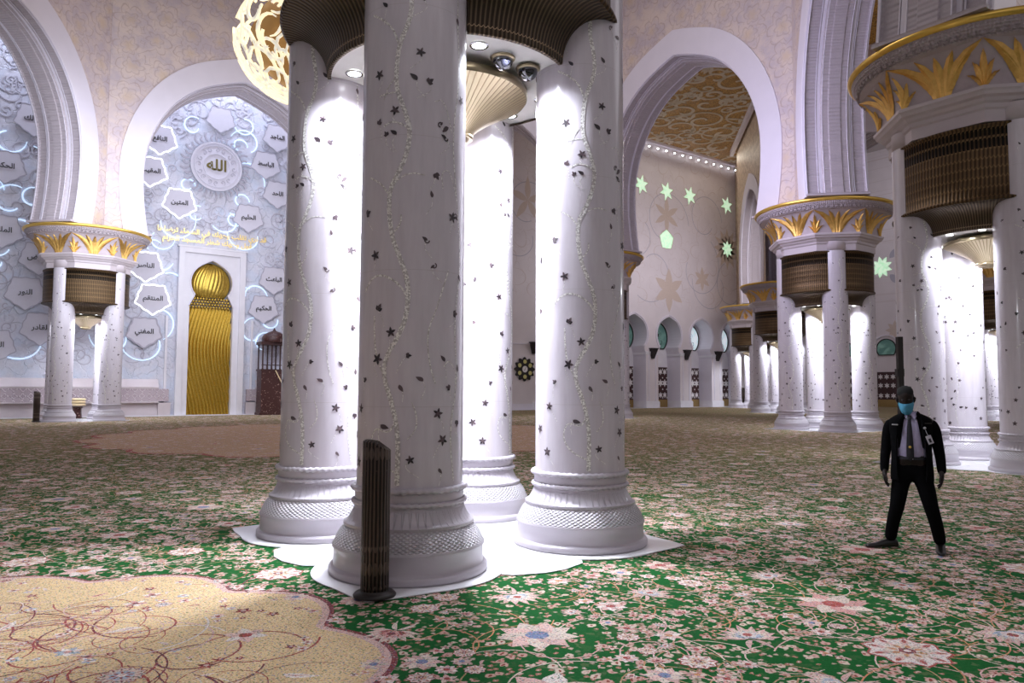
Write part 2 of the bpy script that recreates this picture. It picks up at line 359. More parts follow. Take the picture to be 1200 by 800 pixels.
VN = [([(-2.2, 7.1), (-2.3, 6.95), (-2.0, 6.5), (-2.05, 6.1), (-2.3, 5.7), (-2.126, 5.29), (-2.183, 5.08), (-2.377, 4.87), (-2.426, 4.56), (-2.388, 4.42), (-2.238, 4.23), (-2.14, 4.06), (-2.196, 3.84), (-2.364, 3.65), (-2.544, 3.48), (-2.479, 3.1), (-2.277, 2.86), (-2.133, 2.65), (-2.155, 2.36), (-2.32, 2.16), (-2.494, 2.03), (-2.61, 1.85), (-2.396, 1.56), (-2.277, 1.27), (-2.298, 0.84)], .044),
 ([(-2.544, 3.48), (-2.696, 3.58), (-3.0, 3.66)], .02), ([(-2.377, 4.87), (-2.492, 5.03), (-2.74, 5.14), (-2.979, 5.21)], .025),
 ([(-2.133, 2.5), (-2.271, 2.63), (-2.57, 2.73), (-2.848, 2.73), (-3.1, 2.6)], .024), ([(-2.479, 3.1), (-2.397, 3.13), (-2.287, 3.2), (-2.289, 3.28)], .018),
 ([(-2.61, 1.85), (-2.772, 2.03), (-2.802, 2.21), (-2.809, 2.36)], .022), ([(-2.14, 4.06), (-2.314, 4.13), (-2.514, 4.15), (-2.659, 4.11)], .02),
 ([(-2.388, 4.42), (-2.577, 4.42), (-2.771, 4.4)], .018), ([(-1.35, 2.8), (-1.478, 2.63), (-1.602, 2.44), (-1.797, 2.21), (-1.741, 1.92), (-1.619, 1.75)], .016),
 ([(-2.544, 3.48), (-2.363, 3.61), (-2.114, 3.67), (-1.865, 3.65)], .014), ([(-2.35, 1.4), (-2.461, 1.3), (-2.75, 1.36), (-2.86, 1.2), (-2.7, 1.05), (-2.298, 0.95)], .02),
 ([(-2.426, 4.56), (-2.561, 4.49), (-2.668, 4.36)], .014), ([(-2.118, 1.25), (-1.95, 1.35), (-1.97, 1.49), (-2.05, 1.58)], .014),
 ([(-1.15, .86), (-1.3, 1.3), (-1.05, 1.8), (-1.2, 2.3), (-.95, 2.9), (-1.15, 3.5), (-1.3, 4.1), (-1.05, 4.7), (-1.2, 5.3), (-1.0, 6.2)], .018),
 ([(-1.05, 1.8), (-1.3, 1.98), (-1.45, 1.9)], .012), ([(-1.15, 3.5), (-1.35, 3.75), (-1.55, 3.7), (-1.5, 3.55)], .012), ([(-1.3, 4.1), (-1.5, 4.4), (-1.7, 4.35)], .012)]
def wrap(r):
    return lambda x, z, d: ((r + d) * cos(x / .5), (r + d) * sin(x / .5), z)
def column_meshes():
    mb = MB(); mb.lathe([(.5, .8), (.5, 2.), (.5, 4.), (.5, 5.5), (.5, 6.6), (.5, 7.47)], 64)
    b = MB()
    b.lathe([(.3, .018), (.735, .018), (.742, .026), (.742, .07), (.732, .085), (.705, .09), (.70, .10), (.70, .245), (.712, .255), (.712, .275), (.70, .285),
             (.695, .30), (.675, .35), (.645, .40), (.61, .44), (.60, .45), (.612, .458), (.612, .478), (.59, .488), (.575, .50), (.548, .54), (.525, .59), (.513, .63), (.51, .645)], 96)
    b.lathe([(.505, .68), (.512, .70), (.512, .75), (.505, .775)], 64)
    for zc, rr in ((.662, .022), (.79, .026)):
        n = 192; vs = []; fs = []; k = 8
        for i in range(n):
            a = 2 * pi * i / n
            for j in range(k):
                q = 2 * pi * j / k; r2 = rr * (1 + .28 * sin(48 * a + q))
                R = .512 + r2 * cos(q) + rr * .3; vs.append((R * cos(a), R * sin(a), zc + r2 * sin(q)))
        for i in range(n):
            for j in range(k): fs.append((i * k + j, ((i + 1) % n) * k + j, ((i + 1) % n) * k + (j + 1) % k, i * k + (j + 1) % k))
        b.add(vs, fs)
    b.lathe([(.5, .64), (.512, .65), (.512, .68)], 64); b.lathe([(.505, .77), (.51, .80), (.5, .815)], 64)
    base = b.mesh('base', [M['base']])
    rnd = random.Random(3)
    vi = MB(); lf = MB(); tf = wrap(.5)
    leaves = LV['front'] + LV['right'] + LV['hi']
    leaves = leaves + [(a + pi + rnd.uniform(-.1, .1), z + rnd.uniform(-.12, .12)) for a, z in leaves if a < 3] + [(rnd.uniform(-.7, .1), rnd.uniform(1, 5.5)) for _ in range(9)] + [(rnd.uniform(2.35, 3.), rnd.uniform(1, 5.5)) for _ in range(9)]
    for off in (0, pi):
        for pts, w in VN: ribbon(vi, smooth2([((a + off) * .5, z) for a, z in pts], 2), w * (1.0 if w > .03 else .8), tf, .0022, 0, 0, taper=False)
    for i, (a, z) in enumerate(leaves):
        x = a * .5; k = rnd.random(); rot = rnd.uniform(0, 2 * pi); s = rnd.uniform(.72, 1.12)
        if k < .30:
            for j in range(5): lf.prism(leafshape(x, z, .055 * s, .013 * s, rot + j * 2 * pi / 5, 5), .003, .004, tf, sides=False)
            lf.prism(star(x, z, 5, .018 * s, .016 * s), .0035, .0045, tf, sides=False)
        elif k < .62:
            lf.prism(leafshape(x, z, .085 * s, .022 * s, rot, 6, .3), .003, .004, tf, sides=False)
        elif k < .88:
            for j in (-1, 0, 1): lf.prism(leafshape(x, z, (.07 if j == 0 else .05) * s, .018 * s, rot + j * .75, 5), .003 + .0004 * j, .004, tf, sides=False)
        else:
            ribbon(lf, spiral(x, z, .03, rot, .6, 1, 8, .5), .012, tf, .003, taper=False)
            lf.prism(leafshape(x, z, .06 * s, .014 * s, rot, 5), .003, .004, tf, sides=False)
        # side stems
        ribbon(vi, smooth2([(x, z), (x + rnd.uniform(-.06, .06), z - .07), (x + rnd.uniform(-.12, .12), z - .16)], 2), .005, tf, .0018, taper=False)
    mb.add(vi.v, vi.f, 1, False); mb.add(lf.v, lf.f, 2, False)
    return mb.mesh('shaft', [M['shaft'], M['vine'], M['leaf']]), base
SHAFT, BASE = column_meshes()

def make_column(x, y, rz, label):
    t = empty('marble_column', (x, y, 0)); tag(t, label, 'column', None, 'thing')
    s = link('shaft', SHAFT, t, (0, 0, 0), rz); link('base', BASE, t)
    return t

# ------------------------------------------------------------------ capital meshes (shared)
def octp(a, r):
    """point on octagon of apothem r at parameter a in [0,8), face k centred at angle k*45deg"""
    k = int(math.floor(a)); t = a - k
    A = radians(45 * k - 22.5); B = A + radians(45); R = r / cos(radians(22.5))
    return (R * (cos(A) * (1 - t) + cos(B) * t), R * (sin(A) * (1 - t) + sin(B) * t))
def capital_meshes():
    out = {}
    mb = MB()   # collar body and octagonal neck moulding
    def octl(prof, mat=0):
        n = 8; vs = []
        for r, z in prof:
            for k in range(8):
                x, y = octp(k + 0., r); vs.append((x, y, z))
        mb.add(vs, [(i * 8 + k, i * 8 + (k + 1) % 8, (i + 1) * 8 + (k + 1) % 8, (i + 1) * 8 + k) for i in range(len(prof) - 1) for k in range(8)], mat, False)
    for sx in (-1, 1):
        for sy in (-1, 1): mb.lathe([(.0, 7.48), (.5, 7.48), (.5, 7.86)], 48, (sx * 1.074, sy * 1.074))
    octl([(.1, 7.48), (1.86, 7.48), (1.86, 7.74), (1.90, 7.78), (1.92, 7.86), (1.98, 7.90), (2.02, 7.96), (2.10, 8.0), (2.13, 8.06), (2.17, 8.1), (2.17, 8.17), (2.12, 8.19), (1.5, 8.19)])
    out['collar'] = mb.mesh('collar', [M['collar']])
    mb = MB(); prof = [(2.02, 8.17), (2.05, 8.35), (2.12, 8.6), (2.24, 8.85), (2.38, 9.02), (2.46, 9.08), (2.50, 9.10)]
    # chamfered (octagonal flaring) bell
    def bellr(t):  # apothem for t 0..1
        return 2.02 + .40 * t ** 2.2
    vs = []; n = 8 * 6; m_ = 9
    for i in range(m_):
        t = i / (m_ - 1); z = 8.17 + .92 * t
        for k in range(n): x, y = octp(k / 6, bellr(t)); vs.append((x, y, z))
    mb.add(vs, [(i * n + k, i * n + (k + 1) % n, (i + 1) * n + (k + 1) % n, (i + 1) * n + k) for i in range(m_ - 1) for k in range(n)], 0, False)
    mb.lathe([(2.3, 9.08), (2.60, 9.09), (2.64, 9.12), (2.64, 9.17), (2.70, 9.20), (2.76, 9.25), (2.80, 9.30), (2.82, 9.36), (2.80, 9.38)], 96)
    # little dentil row
    for k in range(96):
        a = 2 * pi * k / 96; c_, s_ = cos(a), sin(a)
        def tf(x, y, d): return (c_ * (2.66 + d) - s_ * x, s_ * (2.66 + d) + c_ * x, 9.13 + y)
        mb.prism([(-.05, 0), (.05, 0), (.05, .06), (.0, .085), (-.05, .06)], 0, .05, tf)
    out['bell'] = mb.mesh('flared_bell', [M['cap']])
    mb = MB(); mb.lathe([(2.80, 9.37), (2.86, 9.38), (2.90, 9.42), (2.91, 9.47), (2.88, 9.51), (2.75, 9.53), (0.2, 9.53)], 96); mb.lathe([(2.14, 8.15), (2.16, 8.2), (2.05, 8.24)], 8, a0=radians(22.5), smooth=False)
    out['rim'] = mb.mesh('gold_rim', [M['gold_rim']])
    # palm relief : param (a along octagon, t height)
    mb = MB()
    def tf(a, t, d):
        t2 = min(max(t, 0), 1.02); x, y = octp(a % 8, bellr(t2) + .02 + d); return (x, y, 8.18 + .9 * t2)
    def frond(a0, t0, a1, t1, w, bow):
        # curved frond from root to tip; leaf-like width, with serrated edge
        n = 9; L = []; R_ = []
        for i in range(n + 1):
            s = i / n; a = a0 + (a1 - a0) * (s ** bow); t = t0 + (t1 - t0) * (1 - (1 - s) ** 1.25)
            ww = w * (sin(pi * (.12 + .88 * s) ** .75) + .12) * (1 if i < n else 0)
            da = (a1 - a0); dd = hypot(da * 1.9, t1 - t0) or 1
            nx, nt = -(t1 - t0) / dd, da * 1.9 / dd
            if bow > 1.2: nx, nt = (-1 * (1 - s) + nx * s), nt * s
            L.append((a + nx * ww / 1.9, t + nt * ww)); R_.append((a - nx * ww / 1.9, t - nt * ww))
        mid = [((l[0] + r[0]) / 2, (l[1] + r[1]) / 2) for l, r in zip(L, R_)]
        L = [(a, t + (.02 if i % 2 else 0)) for i, (a, t) in enumerate(L)]; R_ = [(a, t + (.02 if i % 2 else 0)) for i, (a, t) in enumerate(R_)]
        vs = [tf(a, t, 0) for a, t in L] + [tf(a, t, .045) for a, t in mid] + [tf(a, t, 0) for a, t in R_]
        N = n + 1; mb.add(vs, [(i, i + 1, N + i + 1, N + i) for i in range(n)] + [(N + i, N + i + 1, 2 * N + i + 1, 2 * N + i) for i in range(n)], 0, False)
    for k in range(8):
        c = k + .5   # face centre: large spreading palm
        for da, t1, w, bw in ((-.50, .98, .15, 1.7), (-.36, .78, .12, 1.4), (0, .92, .12, 1), (.50, .98, .15, 1.7), (.36, .78, .12, 1.4), (-.20, .95, .12, 1.5), (.20, .95, .12, 1.5)):
            frond(c + (0.05 if da > 0 else -.05 if da < 0 else 0), 0.0, c + da, t1, w, bw)
        c = k + 1.  # corner: small plant
        for da, t1, w, bw in ((0, .80, .09, 1), (-.12, .60, .075, 1.4), (.12, .60, .075, 1.4), (-.19, .36, .06, 1.5), (.19, .36, .06, 1.5)):
            frond(c + da * .1, 0.0, c + da, t1, w, bw)
    out['palm'] = mb.mesh('palm_relief', [M['gold']])
    CC, RH = 1.5187, .509
    def panels(prof, mat=0):
        mbp = MB(); rings = []
        for r, z in prof:
            q = (r * r + CC * CC - RH * RH) / (2 * r * CC); dl = math.acos(max(-1, min(1, q)))
            a0, a1 = -pi / 4 + dl, pi / 4 - dl
            rings.append([(r * cos(a0 + (a1 - a0) * k / 40), r * sin(a0 + (a1 - a0) * k / 40), z) for k in range(41)])
        mbp.loft(rings, mat, True, closed=False, cap=False); return mbp
    out['drum'] = panels([(1.90, 7.465), (1.96, 7.46), (1.96, 7.42), (1.92, 7.40), (1.92, 6.9), (1.92, 6.3), (1.92, 5.88), (1.95, 5.86), (1.975, 5.84), (1.975, 5.81), (1.95, 5.79)]).mesh('bronze_grille', [M['grille']])
    pr = []
    for i in range(13):
        q = i / 12 * pi / 2; pr.append((1.95 - .50 * sin(q) ** .9, 5.79 - .50 * (1 - cos(q)) ** .9))
    pr += [(1.44, 5.27), (1.40, 5.27)]
    out['flare'] = panels(pr).mesh('bronze_flare', [M['flare']])
    mb = MB(); ov = []
    for k in range(360):
        th_ = 2 * pi * k / 360; ph = ((th_ + pi / 4) % (pi / 2)) - pi / 4; ph = pi / 4 - abs(ph)
        r = 1.45
        if CC * sin(ph) < RH: r = min(r, CC * cos(ph) - sqrt(RH * RH - (CC * sin(ph)) ** 2))
        ov.append((r * cos(th_), r * sin(th_), 5.30))
    mb.add(ov + [(0, 0, 5.34)], [(k, (k + 1) % 360, 360) for k in range(360)], 0, False); out['soffit'] = mb.mesh('soffit', [M['soffit']])
    mb = MB()
    mb.lathe([(.64, 5.30), (.64, 5.25), (.86, 5.24), (.90, 5.22), (.90, 5.15), (.885, 5.13)], 64, mat=1)
    mb.lathe([(.885, 5.135), (.78, 5.08), (.64, 5.00), (.51, 4.92), (.39, 4.84), (.29, 4.76), (.23, 4.69)], 64, mat=0)
    mb.lathe([(.23, 4.70), (.255, 4.69), (.255, 4.66), (.235, 4.65), (.21, 4.65), (.19, 4.61), (.145, 4.61), (.12, 4.70), (.01, 4.72)], 48, mat=1)
    out['lamp'] = mb.mesh('bell', [M['bell'], M['brass_dark']])
    return out
CAPM = capital_meshes()
def spot_mesh():
    mb = MB(); mb.lathe([(.075, .008), (.10, .004), (.10, -.008), (.075, -.008)], 20, mat=1); mb.lathe([(.078, 0), (.001, -.002)], 20, mat=0)
    return mb.mesh('downlight', [M['spot'], M['chrome']])
SPOTM = spot_mesh()
def pad_mesh():
    mb = MB()
    def arcs(cx, cy, r, tipa, tipd, n=48):
        pts = []
        for i in range(n):
            a = 2 * pi * i / n; d = (a - tipa + pi) % (2 * pi) - pi
            rr = r + (tipd - r) * max(0, 1 - abs(d) / .55) ** 1.6
            pts.append((cx + rr * cos(a), cy + rr * sin(a)))
        return pts
    T = lambda x, y, d: (x, y, d)
    h = SP / 2
    for i, (sx, sy) in enumerate(((-1, -1), (1, -1), (-1, 1), (1, 1))):
        mb.prism(arcs(sx * h, sy * h, .90, atan2(sy, sx), 1.14), .0068, .014 + .0008 * i, T)
    for i in range(4):
        a = i * pi / 2 - pi / 2; ca, sa = cos(a), sin(a)
        lob = [(0, -.62), (1.3, -.62), (1.62, -.60), (1.86, -.42), (1.96, -.12), (1.96, .12), (1.86, .42), (1.62, .60), (1.3, .62), (0, .62)]
        mb.prism([(x * ca - y * sa, x * sa + y * ca) for x, y in lob], .0068, .010 + .0005 * i, T)
    # small green inlay star in the middle
    pts = star(0, 0, 4, .42, .20); pts.append(pts[0]); ribbon(mb, pts, .02, T, .0165, 1, taper=False)
    return mb.mesh('floor_pad', [M['pad'], M['line']])
SP = 2.1477
PADM = pad_mesh()

def cluster(x, y, where, cols_lbl, capital=True, lamp=True, detail=False, skip=()):
    h = SP / 2
    pos = {'front': (-h, -h), 'right': (h, -h), 'left': (-h, h), 'back': (h, h)}
    for k, lb in cols_lbl.items():
        px, py = pos[k]; make_column(x + px, y + py, {'front': 0, 'right': .19, 'left': -.155, 'back': 1.3}[k], lb)
    p = link('floor_pad', PADM, None, (x, y, 0)); tag(p, 'lobed white floor pad under the ' + where, 'floor pad', None, 'thing')
    c = empty('column_capital', (x, y, 0)); tag(c, 'gold palm capital of the ' + where, 'capital', None, 'thing')
    for k, nm in (('collar', 'collar'), ('bell', 'flared_bell'), ('rim', 'gold_rim'), ('soffit', 'soffit')):
        link(nm, CAPM[k], c)
    for q in range(4):
        g_ = link('grille_panel', CAPM['drum'], c, rz=q * pi / 2); link('lower_flare', CAPM['flare'], g_)
    link('palm_relief', CAPM['palm'], [o for o in c.children if o.name.startswith('flared_bell')][0])
    if lamp:
        l = link('bell_lamp', CAPM['lamp'], None, (x, y, 0)); tag(l, 'brass bell lamp inside the ' + where, 'lamp', None, 'thing')
    so = [o for o in c.children if o.name.startswith('soffit')][0]
    for k in range(8):
        if k == 7 and where.startswith('great'): continue
        a = (k // 2) * pi / 2 + (.3 if k % 2 else -.3); rr = 1.15; link('downlight', SPOTM, so, (rr * cos(a), rr * sin(a), 5.292))
    for q in range(4):
        ld = bpy.data.lights.new('cluster_light', 'SPOT'); ld.energy = CL_E * (1. if where.startswith('great') else .6); ld.color = (.84, .89, 1.); ld.shadow_soft_size = .07; ld.spot_size = radians(150); ld.spot_blend = .6
        lo = bpy.data.objects.new('cluster_light', ld); COL.objects.link(lo); lo.location = (x + 1.12 * cos(q * pi / 2), y + 1.12 * sin(q * pi / 2), 5.22)
    ld = bpy.data.lights.new('base_fill_light', 'AREA'); ld.shape = 'DISK'; ld.size = .3; ld.energy = 380 if where.startswith('great') else 110; ld.color = (.88, .92, 1.)  # fill light added under the bell to brighten bases and pads
    lo = bpy.data.objects.new('base_fill_light', ld); COL.objects.link(lo); lo.location = (x, y, 4.56)
    return c
CL_E = 420.
N_ = (0, 0); Q_ = (14.74, 0); R_ = (25.55, 10.6); K_ = (25.4, 25.3); K2 = (14.74, 35.9); L_ = (.1, 35.9); W_ = (-10.6, 25.3); W2 = (-10.6, 10.6)
T_ = (44.5, 10.6); S2 = (44.3, 25.5); S1 = (55.1, 35.9)
cluster(*N_, 'great near central column cluster', {
    'front': 'big white inlaid marble column nearest the camera, dark bronze bollard before it',
    'right': 'white inlaid marble column at the right corner of the near central cluster',
    'left': 'white inlaid marble column half hidden behind the foremost one, left corner of the near cluster',
    'back': 'brightly lit white inlaid column at the back of the near central cluster'})
cluster(*Q_, 'column cluster cut by the right edge, behind the guard', {
    'front': 'white inlaid marble column at the right frame edge behind the guard',
    'left': 'white inlaid marble column directly behind the guard in the dark suit',
    'back': 'brightly lit white column seen through the gap beneath the big bronze drum at right',
    'right': 'white column of the right edge cluster standing just outside its front corner'})
cluster(*R_, 'column cluster right of the open arch', {
    'front': 'white inlaid column standing forward in the middle of the cluster right of the open arch',
    'left': 'white inlaid column at the left of the cluster right of the open arch',
    'right': 'white inlaid column at the right of the cluster right of the open arch',
    'back': 'bright column at the rear of the cluster right of the open arch'})
cluster(*K_, 'distant cluster just right of the near right column', {
    'right': 'slim looking white column just right of the near cluster, beside the open arch',
    'front': 'white column of the far cluster masked by the near right column',
    'left': 'white column at the left of the far cluster masked by the near columns',
    'back': 'white column at the rear of the far cluster masked by the near columns'})
cluster(*L_, 'column cluster left of the golden mihrab', {
    'front': 'white column at the left of the cluster near the golden mihrab, small bollard beside it',
    'right': 'white column at the right of the cluster near the golden mihrab, inner side glowing',
    'left': 'white column at the rear left of the cluster near the golden mihrab',
    'back': 'white column at the rear right of the cluster near the golden mihrab'})
cluster(*S1, 'farthest small cluster at the arcade end', {
    'front': 'tiny white column at the left of the farthest cluster by the arcade end',
    'right': 'tiny white column at the right of the farthest cluster by the arcade end',
    'left': 'tiny white column rear left in the farthest cluster by the arcade end',
    'back': 'tiny white column rear right in the farthest cluster by the arcade end'})
cluster(*S2, 'small half hidden cluster left of the forward group', {
    'front': 'small white column forward in the half hidden cluster left of the forward group',
    'left': 'small white column left in the half hidden cluster left of the forward group',
    'right': 'small white column right in the half hidden cluster left of the forward group',
    'back': 'small white column rear in the half hidden cluster left of the forward group'})
cluster(*T_, 'distant cluster glimpsed between the two right edge columns', {
    'front': 'distant white column front corner, glimpsed between the two right edge columns',
    'left': 'distant white column left corner, glimpsed between the two right edge columns',
    'right': 'distant white column right corner, glimpsed between the two right edge columns',
    'back': 'distant white column back corner, glimpsed between the two right edge columns'})
cluster(*K2, 'cluster right of the mihrab masked by near columns', {
    'front': 'white column front corner of the cluster right of the pulpit',
    'left': 'white column left corner of the cluster right of the pulpit',
    'right': 'white column right corner of the cluster right of the pulpit',
    'back': 'white column back corner of the cluster right of the pulpit'})
# two black security domes under the near cluster's soffit
for i, (dx, dy, lb) in enumerate(((.02, -1.02, 'black glass security dome under the near soffit, left of its twin'), (.40, -.97, 'black glass security dome under the near soffit, next to the right column'))):
    t = empty('camera_dome', (dx, dy, 5.295)); tag(t, lb, 'camera', 'ceiling camera domes', 'thing')
    mb = MB(); mb.lathe([(.125, .0), (.137, -.012), (.132, -.03), (.108, -.035)], 32); mb.build('trim_ring', M['brass_dark'], t)
    mb = MB(); mb.lathe([(.108, -.03), (.108, -.06), (.10, -.09), (.082, -.115), (.055, -.137), (.025, -.15), (.002, -.152)], 32); mb.build('glass_dome', M['domeglass'], t)

# ------------------------------------------------------------------ arches
def arch_path(hw=5.15, zc=12.8, hb=5.9, z0=9.56, off=0., pinch=.28, n=36, w0=1.15):
    """list of (x,z) from lower left over the crown to lower right, radially offset by off"""
    pts = []
    steps = 8
    for i in range(steps):
        z = z0 + (zc - z0) * i / steps
        x = hw - pinch * ((zc - z) / 3) ** 2 + off
        pts.append((-x, z))
    for i in range(n + 1):
        a = pi - pi * i / n
        x = (hw + off) * cos(a); z = zc + (hb + off * 1.2) * sin(a) ** 1.02 if sin(a) > 0 else zc
        z += .25 * max(0, 1 - abs(x) / 1.6) ** 1.5
        pts.append((x, z))
    for i in range(steps - 1, -1, -1):
        z = z0 + (zc - z0) * i / steps
        x = hw - pinch * ((zc - z) / 3) ** 2 + off
        pts.append((x, z))
    return pts
def to_rect(p, c, x0, x1, z0, z1):
    dx, dz = p[0] - c[0], p[1] - c[1]; t = 1e9
    if dx > 1e-9: t = min(t, (x1 - c[0]) / dx)
    if dx < -1e-9: t = min(t, (x0 - c[0]) / dx)
    if dz > 1e-9: t = min(t, (z1 - c[1]) / dz)
    if dz < -1e-9: t = min(t, (z0 - c[1]) / dz)
    return (c[0] + dx * t, c[1] + dz * t)
def holed_face(mb, path, x0, x1, z0, z1, y, mat=0, c=(0, 12.8)):
    """face between an open path (both ends low) and the surrounding rectangle; x0,x1 at depth y"""
    n = len(path); B = []
    for i, p in enumerate(path):
        if p[1] <= c[1]: B.append((x0 if p[0] < 0 else x1, p[1]))
        else: B.append(to_rect(p, c, x0, x1, z0, z1))
    vs = [(p[0], y, p[1]) for p in path] + [(p[0], y, p[1]) for p in B]; fs = []
    for i in range(n - 1):
        a, b = B[i], B[i + 1]; fs.append((i, i + 1, n + i + 1, n + i))
    # fill the top corners
    for cx in (x0, x1):
        for i in range(n - 1):
            a, b = B[i], B[i + 1]
            if (abs(a[0] - cx) < 1e-6) != (abs(b[0] - cx) < 1e-6) and max(a[1], b[1]) > z1 - 1e-6:
                vs.append((cx, y, z1)); fs.append((n + i, n + i + 1, len(vs) - 1))
    mb.add(vs, fs, mat, False)
def arch_wall(name, p0, p1, flip, ztop=27., mats=None, D=1.2, hw=None):
    """wall with horseshoe arch between two clusters; local +x from p0 to p1, local -y = side seen from dome centre"""
    dx, dy = p1[0] - p0[0], p1[1] - p0[1]; Lg = hypot(dx, dy); ang = atan2(dy, dx); h = Lg / 2
    t = empty(name, ((p0[0] + p1[0]) / 2, (p0[1] + p1[1]) / 2, 0), ang); t['kind'] = 'structure'
    hw = hw or (h - 2.2)
    k = .414
    xi = h - k * D; xo = h + k * D
    ri = arch_path(hw, off=0); ro = arch_path(hw, off=1.12)
    mb = MB()
    s = 1 if flip else -1      # inner side (towards dome) at y = s*D
    yi, yo = s * D, -s * D
    holed_face(mb, ro, -xi, xi, 9.56, ztop, yi); holed_face(mb, ro, -xo, xo, 9.56, ztop, yo)
    mb.build('spandrel', mats or M['floral'], t)
    mb = MB()
    # white face rings, standing proud, both sides
    for y, q in ((yi, s), (yo, -s)):
        prof = [(1.12, y), (1.12, y + q * .05), (1.0, y + q * .05), (.04, y + q * .05), (0, y + q * .03), (0, y - q * .05)]
        rings = [[(x, yy, z) for x, z in arch_path(hw, off=o)] for o, yy in prof]
        mb.loft(rings, 0, False, closed=False, cap=False)
    mb.build('arch_ring', M['ring'], t)
    # stepped soffit
    A = [(0, D - .05), (.05, D - .12), (.05, D - .50), (-.03, D - .55), (-.03, D - .66), (-.12, D - .70), (-.12, .25), (-.16, .22)]
    prof = [(o, s * y) for o, y in A] + [(o, -s * y) for o, y in reversed(A)]
    mb = MB()
    paths = [[(x, yy, z) for x, z in arch_path(hw, off=o)] for o, yy in prof]
    for i in range(len(paths) - 1):
        wide = abs(prof[i][1] - prof[i + 1][1]) > .3
        mb.loft([paths[i], paths[i + 1]], 1 if (i in (3, len(paths) - 5) ) else 0, False, closed=False, cap=False)
    mb.build('soffit_moulding', [M['carved'], M['ring']], t)
    # bead trims
    mb = MB()
    for o, y in ((-.01, D - .05), (.02, D - .5), (-.1, D - .72)):
        for q in (s, -s):
            P = [(x, q * y, z) for x, z in arch_path(hw, off=o - .015)]
            mb.tube(P, .022, 5, cap=False)
    mb.build('bead_trim', M['ring'], t)
    # underside blocks
    mb = MB()
    for sg in (-1, 1):
        mb.box(*sorted((sg * (hw - .55), sg * xi)), -D, D, 9.56, 9.66)
    mb.build('springer', M['carved'], t)
    return t
arch_wall('wall_mihrab_arch', L_, K2, False)
arch_wall('wall_left_arch', W_, L_, False)
arch_wall('wall_rear_arch', K2, K_, False)
arch_wall('wall_right_arch', K_, (25.4, 10.6), False)
arch_wall('wall_diagonal_arch', (25.4, 10.6), Q_, False)
arch_wall('wall_near_arch', Q_, N_, False)
arch_wall('wall_second_dome_arch', T_, (44.5, 25.3), True, mats=M['floral'])
arch_wall('wall_second_dome_diagonal', (44.5, 25.3), S1, True, mats=M['brownfloral'])
# stub wall from the last cluster to the arcade wall
mb = MB(); mb.box(0, 5.2, -.6, .6, 9.56, 27); o = mb.build('wall_corner_stub', M['brownfloral'], None, (55.1, 35.9, 0), radians(45)); o['kind'] = 'structure'

# ------------------------------------------------------------------ lettering
FORMS = {'ا': (0xFE8D, 2), 'ب': (0xFE8F, 4), 'ت': (0xFE95, 4), 'ث': (0xFE99, 4), 'ج': (0xFE9D, 4), 'ح': (0xFEA1, 4), 'خ': (0xFEA5, 4), 'د': (0xFEA9, 2), 'ر': (0xFEAD, 2), 'ز': (0xFEAF, 2), 'س': (0xFEB1, 4), 'ش': (0xFEB5, 4), 'ص': (0xFEB9, 4), 'ض': (0xFEBD, 4), 'ط': (0xFEC1, 4), 'ع': (0xFEC9, 4), 'غ': (0xFECD, 4), 'ف': (0xFED1, 4), 'ق': (0xFED5, 4), 'ك': (0xFED9, 4), 'ل': (0xFEDD, 4), 'م': (0xFEE1, 4), 'ن': (0xFEE5, 4), 'ه': (0xFEE9, 4), 'و': (0xFEED, 2), 'ي': (0xFEF1, 4), 'ة': (0xFE93, 2)}
def shape(w):
    out = []
    for i, c in enumerate(w):
        if c not in FORMS: out.append(c); continue
        b, n = FORMS[c]; prev = i > 0 and w[i - 1] in FORMS and FORMS[w[i - 1]][1] == 4; nxt = i < len(w) - 1 and w[i + 1] in FORMS and n == 4
        out.append(chr(b + (3 if prev and nxt else 1 if prev else 2 if nxt else 0)))
    return ''.join(reversed(out))
def text_mesh(body, mat, size, parent, loc, bold=.0):
    c = bpy.data.curves.new('lettering', 'FONT'); c.body = body; c.size = size; c.align_x = 'CENTER'; c.align_y = 'CENTER'; c.extrude = .015; c.offset = bold
    o = bpy.data.objects.new('lettering', c); COL.objects.link(o)
    dg = bpy.context.evaluated_depsgraph_get(); me = bpy.data.meshes.new_from_object(o.evaluated_get(dg))
    bpy.data.objects.remove(o); me.materials.clear(); me.materials.append(mat); me.name = 'lettering'
    t = bpy.data.objects.new('lettering', me); COL.objects.link(t); t.location = loc; t.rotation_euler = (pi / 2, 0, 0); t.parent = parent
    return t

# ------------------------------------------------------------------ qibla wall (plane y = 40)
YW = 40.
TQ = lambda x, z, d: (x, YW - d, z)
TQ0 = lambda x, z, d: (x, -d, z)
wq = MB()
x0, x1 = -24., 13.6
wq.box(x0, 5.85, YW, YW + .6, 0, 27); wq.box(8.5, x1, YW, YW + .6, 0, 27); wq.box(5.85, 8.5, YW, YW + .6, 9.75, 27); wq.box(5.85, 8.5, YW + .5, YW + 1.6, 0, 9.75)
wall = wq.build('wall_qibla', M['qibla']); wall['kind'] = 'structure'
